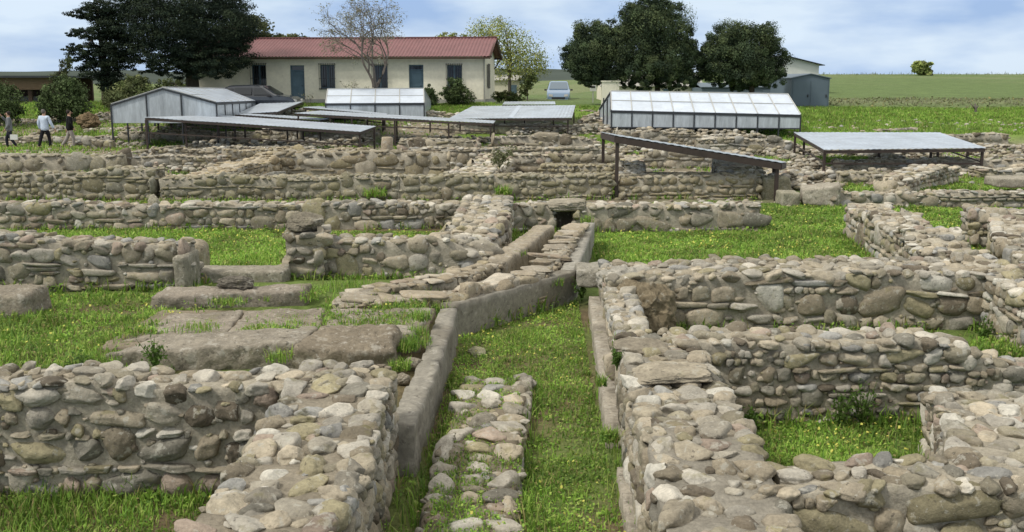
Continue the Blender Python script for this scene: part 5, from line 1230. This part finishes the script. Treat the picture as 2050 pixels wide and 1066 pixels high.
meadow([(-4.6, 12.2), (-.9, 13), (-.6, 17.8), (-9, 17.8), (-9, 12.4)], 90000, .075, .008, 308, (.8, -.6), 800)
meadow([(-.15, 13.4), (.7, 14), (1.2, 17.5), (1.1, 18.3), (-.1, 18.3)], 9000, .08, .008, 309, (1.2, -.4), 10, tone=.9)
meadow([(1.2, 12.4), (5.6, 12.4), (6.3, 18.4), (1.4, 18.4)], 90000, .07, .0085, 310, (.7, -.7), 700)
meadow([(4.5, 18), (12.5, 18), (13, 21.6), (4.6, 22.9)], 60000, .09, .011, 311, (.7, -.6), 500)
meadow([(6.2, 12.5), (10.5, 12.5), (11, 18), (6.4, 18)], 40000, .07, .009, 312, (.9, -.3), 200)
meadow([(3.6, 6), (9.5, 8), (9.5, 13), (5.6, 13), (5.6, 8.1), (3.6, 8.1)], 36000, .09, .008, 322, (.9, -.4), 80)
meadow([(1.7, 8.1), (5.4, 8.1), (5.4, 10.9), (1.7, 10.9)], 20000, .1, .007, 313, (1.2, -.3), 40)
meadow([(-12, 18.4), (5, 18.6), (5, 23.2), (-12, 23.2)], 70000, .09, .012, 314, (.6, -.1), 250)
meadow([(-18, 24.2), (18, 24.2), (24, 42), (-24, 42)], 60000, .10, .02, 315, (.35, .2), 0, tone=.9)
meadow([(8.2, 24.5), (12.5, 24.5), (14, 29), (9, 30)], 22000, .1, .016, 316, (.5, -.4), 80)
meadow([(5.5, 34), (14, 34), (15, 44), (6.5, 44)], 26000, .12, .02, 317, (.3, -.3), 0)
meadow([(-28, 40), (30, 40), (34, 60), (-34, 60)], 90000, .11, .025, 318, (.25, .16), 0, leaf=.15)
meadow([(-15, 55.5), (-1, 55.5), (-1, 61.5), (-15, 61.5)], 34000, .12, .018, 320, (.4, -.5), 0, leaf=.15)
meadow([(-40, 47), (-16, 47), (-17, 62), (-40, 62)], 50000, .16, .02, 321, (.3, -.3), 0, leaf=.2)
meadow([(11, 50), (40, 48), (52, 62), (15, 62)], 110000, .15, .014, 319, (.3, -.5), 0, tone=.95, leaf=.12)
# weeds along the wall feet
def foot_weeds():
    rg = np.random.default_rng(55)
    for o, U, N, L, zb, w, d in BASES:
        if d > 34: continue
        n = int(L*110*w*min(1, 9/d)); t = rg.uniform(0, L, n); k = np.abs(vnoise(np.stack([t*1.7+o[0]*3, t*0+o[1], t*0], 1))) > .12
        t = t[k]; off = np.abs(rg.normal(0, .09, len(t)))+.01; x = o[0]+U[0]*t+N[0]*off; y = o[1]+U[1]*t+N[1]*off
        ok = ~in_walls(x, y, -.02); x, y = x[ok], y[ok]
        if not len(x): continue
        h = .11*np.exp(-off[ok]/.2)+.05
        blades(GR, x, y, np.maximum(hz(x, y), zb-.02), h*1.15, .0035+.0005*d, rg, .85, .4)
foot_weeds()
def tuft(px, py, Y, n, r, h, w, seed):
    p = at(px, py, Y); rg = np.random.default_rng(seed); a = rg.uniform(0, 6.28, n); q = r*rg.random(n)**.7
    blades(GR, p[0]+q*np.cos(a), p[1]+q*np.sin(a), np.full(n, p[2]), np.full(n, h), w, rg, .95, .45)
for i, tf in enumerate([(620, 600, 10.9, 90, .12, .14, .005), (815, 700, 8.75, 260, .1, .1, .004), (835, 672, 9.1, 260, .1, .1, .004), (800, 738, 8.3, 260, .1, .09, .004), (845, 640, 9.6, 200, .1, .1, .004), (1205, 770, 7.6, 140, .05, .08, .004), (1220, 880, 6.6, 300, .07, .08, .004), (720, 640, 10, 240, .3, .05, .004), (560, 640, 10, 300, .35, .05, .004), (400, 658, 9.5, 260, .25, .06, .004), (625, 668, 9.2, 90, .1, .1, .004),
    (830, 690, 8.9, 260, .16, .12, .004), (880, 625, 10.7, 200, .16, .12, .004), (700, 575, 11.9, 350, .35, .1, .004), (850, 562, 12.3, 250, .4, .06, .004), (1035, 510, 13.8, 120, .15, .08, .005), (1110, 570, 12.2, 150, .12, .09, .005),
    (1130, 478, 16, 200, .2, .1, .006), (1160, 480, 16, 150, .2, .1, .006), (1175, 445, 17.8, 120, .12, .15, .006), (1008, 388, 23.4, 160, .2, .2, .012), (750, 392, 23.4, 200, .3, .2, .012), (1240, 690, 8.2, 120, .06, .1, .004), (180, 730, 8.3, 500, .25, .1, .004), (560, 720, 8.3, 160, .12, .1, .004)]): tuft(*tf, 400+i)
tag(GR.build('grass', GRASS, None), 'green grass and clover-like weeds growing over the ruins', 'grass', kind='stuff')
tag(FL.build('wildflowers', FLOWER, None), 'tiny pale yellow wildflowers dotted through the grass', 'flowers', kind='stuff')
def weed(label, px, py, Y, n, r, h, leaf, seed, col=((.07, .13, .025), (.10, .17, .035))):
    p = at(px, py, Y); rg = np.random.default_rng(seed); root = thing('weed_plant', label, 'weed', p); st, lf = MB(), MB()
    for _ in range(n):
        a = rg.uniform(0, 6.28); t = p+np.array((math.cos(a)*r*rg.random(), math.sin(a)*r*rg.random(), h*rg.uniform(.5, 1.1))); md = (p+t)/2+np.array((0, 0, .02)); st.tube([p-np.array((0, 0, .03)), md, t], [.004, .003, .002], 4, c=(.08, .13, .03))
        k = 14; f = rg.uniform(.25, 1, k)[:, None]; c = p+(t-p)*f+rg.normal(size=(k, 3))*r*.16
        leaves(lf, c, np.tile(np.array((0, 0, 1.)), (k, 1)), leaf, np.array(col)[rg.integers(2, size=k)]*rg.uniform(.8, 1.3, (k, 1)), rg)
    st.build('stems', GRASS, root); lf.build('leaves', GRASS, root)
weed('leafy green weed growing in front of the tapering kerb block', 312, 738, 8.3, 16, .16, .24, .018, 1)
weed('spreading green weed at the left end of the tapering kerb block', 165, 745, 8.2, 14, .2, .12, .018, 2)
weed('tall flowering weed at the foot of the olive-brown wall, left of the bushier weed', 1680, 858, 7.7, 14, .16, .3, .016, 3)
weed('bushy weed at the foot of the olive-brown wall, above the flowered patch', 1725, 850, 7.75, 14, .13, .36, .016, 4)
weed('small weed growing out of the left corner of the flowered patch', 1500, 862, 7.7, 10, .12, .18, .016, 5)
weed('weed in the corner where the tall dark wall meets the sunlit wall', 1972, 690, 10.6, 16, .2, .3, .02, 6)
weed('dark weed under the plastered diagonal kerb beside the stepping slab', 1165, 600, 12.3, 12, .14, .26, .018, 7)
weed('grass-like weed on the bulging block ledge', 1235, 735, 7.6, 12, .06, .16, .016, 8)
weed('weed growing on the collapsed bleached wall', 1000, 335, 27, 22, .5, .5, .05, 9, ((.13, .14, .07), (.16, .17, .09)))

# ------------------------------------------------------------------ ground and far hills
def build_ground():
    def axis(lo, hi, f0, step0, g):
        a = [f0]; s = step0
        while a[-1] < hi: a.append(a[-1]+s); s = s*g if a[-1] > 14 else s
        b = [f0]; s = step0
        while b[-1] > lo: b.append(b[-1]-s); s = s*g if b[-1] < -14 else s
        return np.array(sorted(set(a+b)))
    xs = axis(-1400, 1400, 0, .16, 1.06); ys = [-60, -30, -12, -5, -1, 1]; s = .12
    while ys[-1] < 2600: ys.append(ys[-1]+s); s = s*1.012 if ys[-1] < 20 else s*1.022
    ys = np.array(ys); X, Yy = np.meshgrid(xs, ys); Z = hz(X, Yy)
    nx, ny = len(xs), len(ys); i = np.arange(nx*ny).reshape(ny, nx)
    q = np.stack([i[:-1, :-1], i[:-1, 1:], i[1:, 1:], i[1:, :-1]], -1).reshape(-1, 4)
    x, y = X.ravel(), Yy.ravel()
    n1 = fbm2(x, y, .5, 21, 4); n2 = fbm2(x, y, .12, 22, 4); n3 = fbm2(x, y, .03, 23, 4)
    soil = np.array((.15, .115, .07)); moss = np.array((.115, .19, .04)); rub = np.array((.22, .19, .14))
    g = sstep(-.25, .25, n1+.1)[:, None]; c = soil*(1-g*.75)+moss*g*.75
    far = sstep(20, 25, y)[:, None]*(1-sstep(58, 60, y))[:, None]; gg = sstep(.15, .45, n1)[:, None]; c = c*(1-far)+(rub*(1-gg)+moss*gg)*far
    lawn = (sstep(44, 50, y)*sstep(.0, .3, n1+sstep(8, 14, x)+sstep(54, 57, y)))[:, None]; gl = np.array((.135, .205, .04))*(1+.35*n2[:, None]); c = c*(1-lawn)+gl*lawn
    fld = (sstep(59, 64, y))[:, None]; k = sstep(-.4, .4, n2*.6+n3)[:, None]
    f = np.array((.118, .165, .062))*k+np.array((.165, .19, .092))*(1-k)
    c = c*(1-fld)+f*fld
    dry = (np.exp(-((y-66-2*n3)/2.6)**2)*sstep(8, 16, x)*sstep(-.5, .1, n2))[:, None]*.4; c = c*(1-dry)+np.array((.24, .21, .15))*dry
    mb = MB(); mb.add(np.stack([x, y, Z.ravel()], 1), q=q, c=np.clip(c, .01, .6))
    o = mb.build('ground', mat('earth_and_turf', attr=True, rough=.97, spec=.1, var=[(.9, .8, 1.2), (7, .75, 1.25), (30, .75, 1.2)], bump=[(6, .6, .06), (30, .7, .03)]), None, True)
    tag(o, kind='structure')
build_ground()
def field_tufts():
    rg = np.random.default_rng(88); n = 3000; mb = MB()
    y = 61+10*rg.random(n); x = rg.uniform(.12, .62, n)*y; p = fbm2(x, y, .12, 5)
    k = p > -.35; x, y = x[k], y[k]
    cols = np.array([(.15, .185, .075), (.175, .205, .09), (.19, .20, .105), (.135, .17, .065)])
    blades(mb, x, y, hz(x, y), .06+.05*rg.random(len(x)), .03+.0007*(y-60), rg, .9, .93, cols)
    n = 1100; y = rg.uniform(140, 168, n); x = rg.uniform(.27, .62, n)*y
    blades(mb, x, y, hz(x, y), .12+.4*rg.random(n)**4, .035, rg, .9, .25, cols)
    n = 900; y = 64+6*rg.random(n); x = rg.uniform(.28, .62, n)*y
    blades(mb, x, y, hz(x, y), .12+.1*rg.random(n), .03, rg, 1., .1, np.array([(.2, .2, .12), (.17, .18, .09), (.2, .2, .13), (.25, .24, .16)]))
    tag(mb.build('meadow_tufts', GRASS, None), 'rough grass tufts covering the sloping field at the right', 'meadow grass', kind='stuff')
field_tufts()
def hills():
    mb = MB(); n = 90; x = np.linspace(-900, 900, n); rows = []
    for d, k in ((620, 0), (680, .6), (760, 1.), (900, .9), (1100, 0)):
        h = (9+5*fbm2(x, x*0+d*.0, .006, 3))*k
        rows.append(np.stack([x, np.full(n, d*1.), h-1*(k == 0)+(1.2 if k else 0)], 1))
    v = np.concatenate(rows); i = np.arange(n*5).reshape(5, n); q = np.stack([i[:-1, :-1], i[:-1, 1:], i[1:, 1:], i[1:, :-1]], -1).reshape(-1, 4)
    mb.add(v, q=q, c=(.07, .085, .075)); o = mb.build('hills', mat('wooded_hill', attr=True, rough=1, spec=0, var=(.02, .8, 1.2)), None, True); tag(o, kind='structure')
hills()
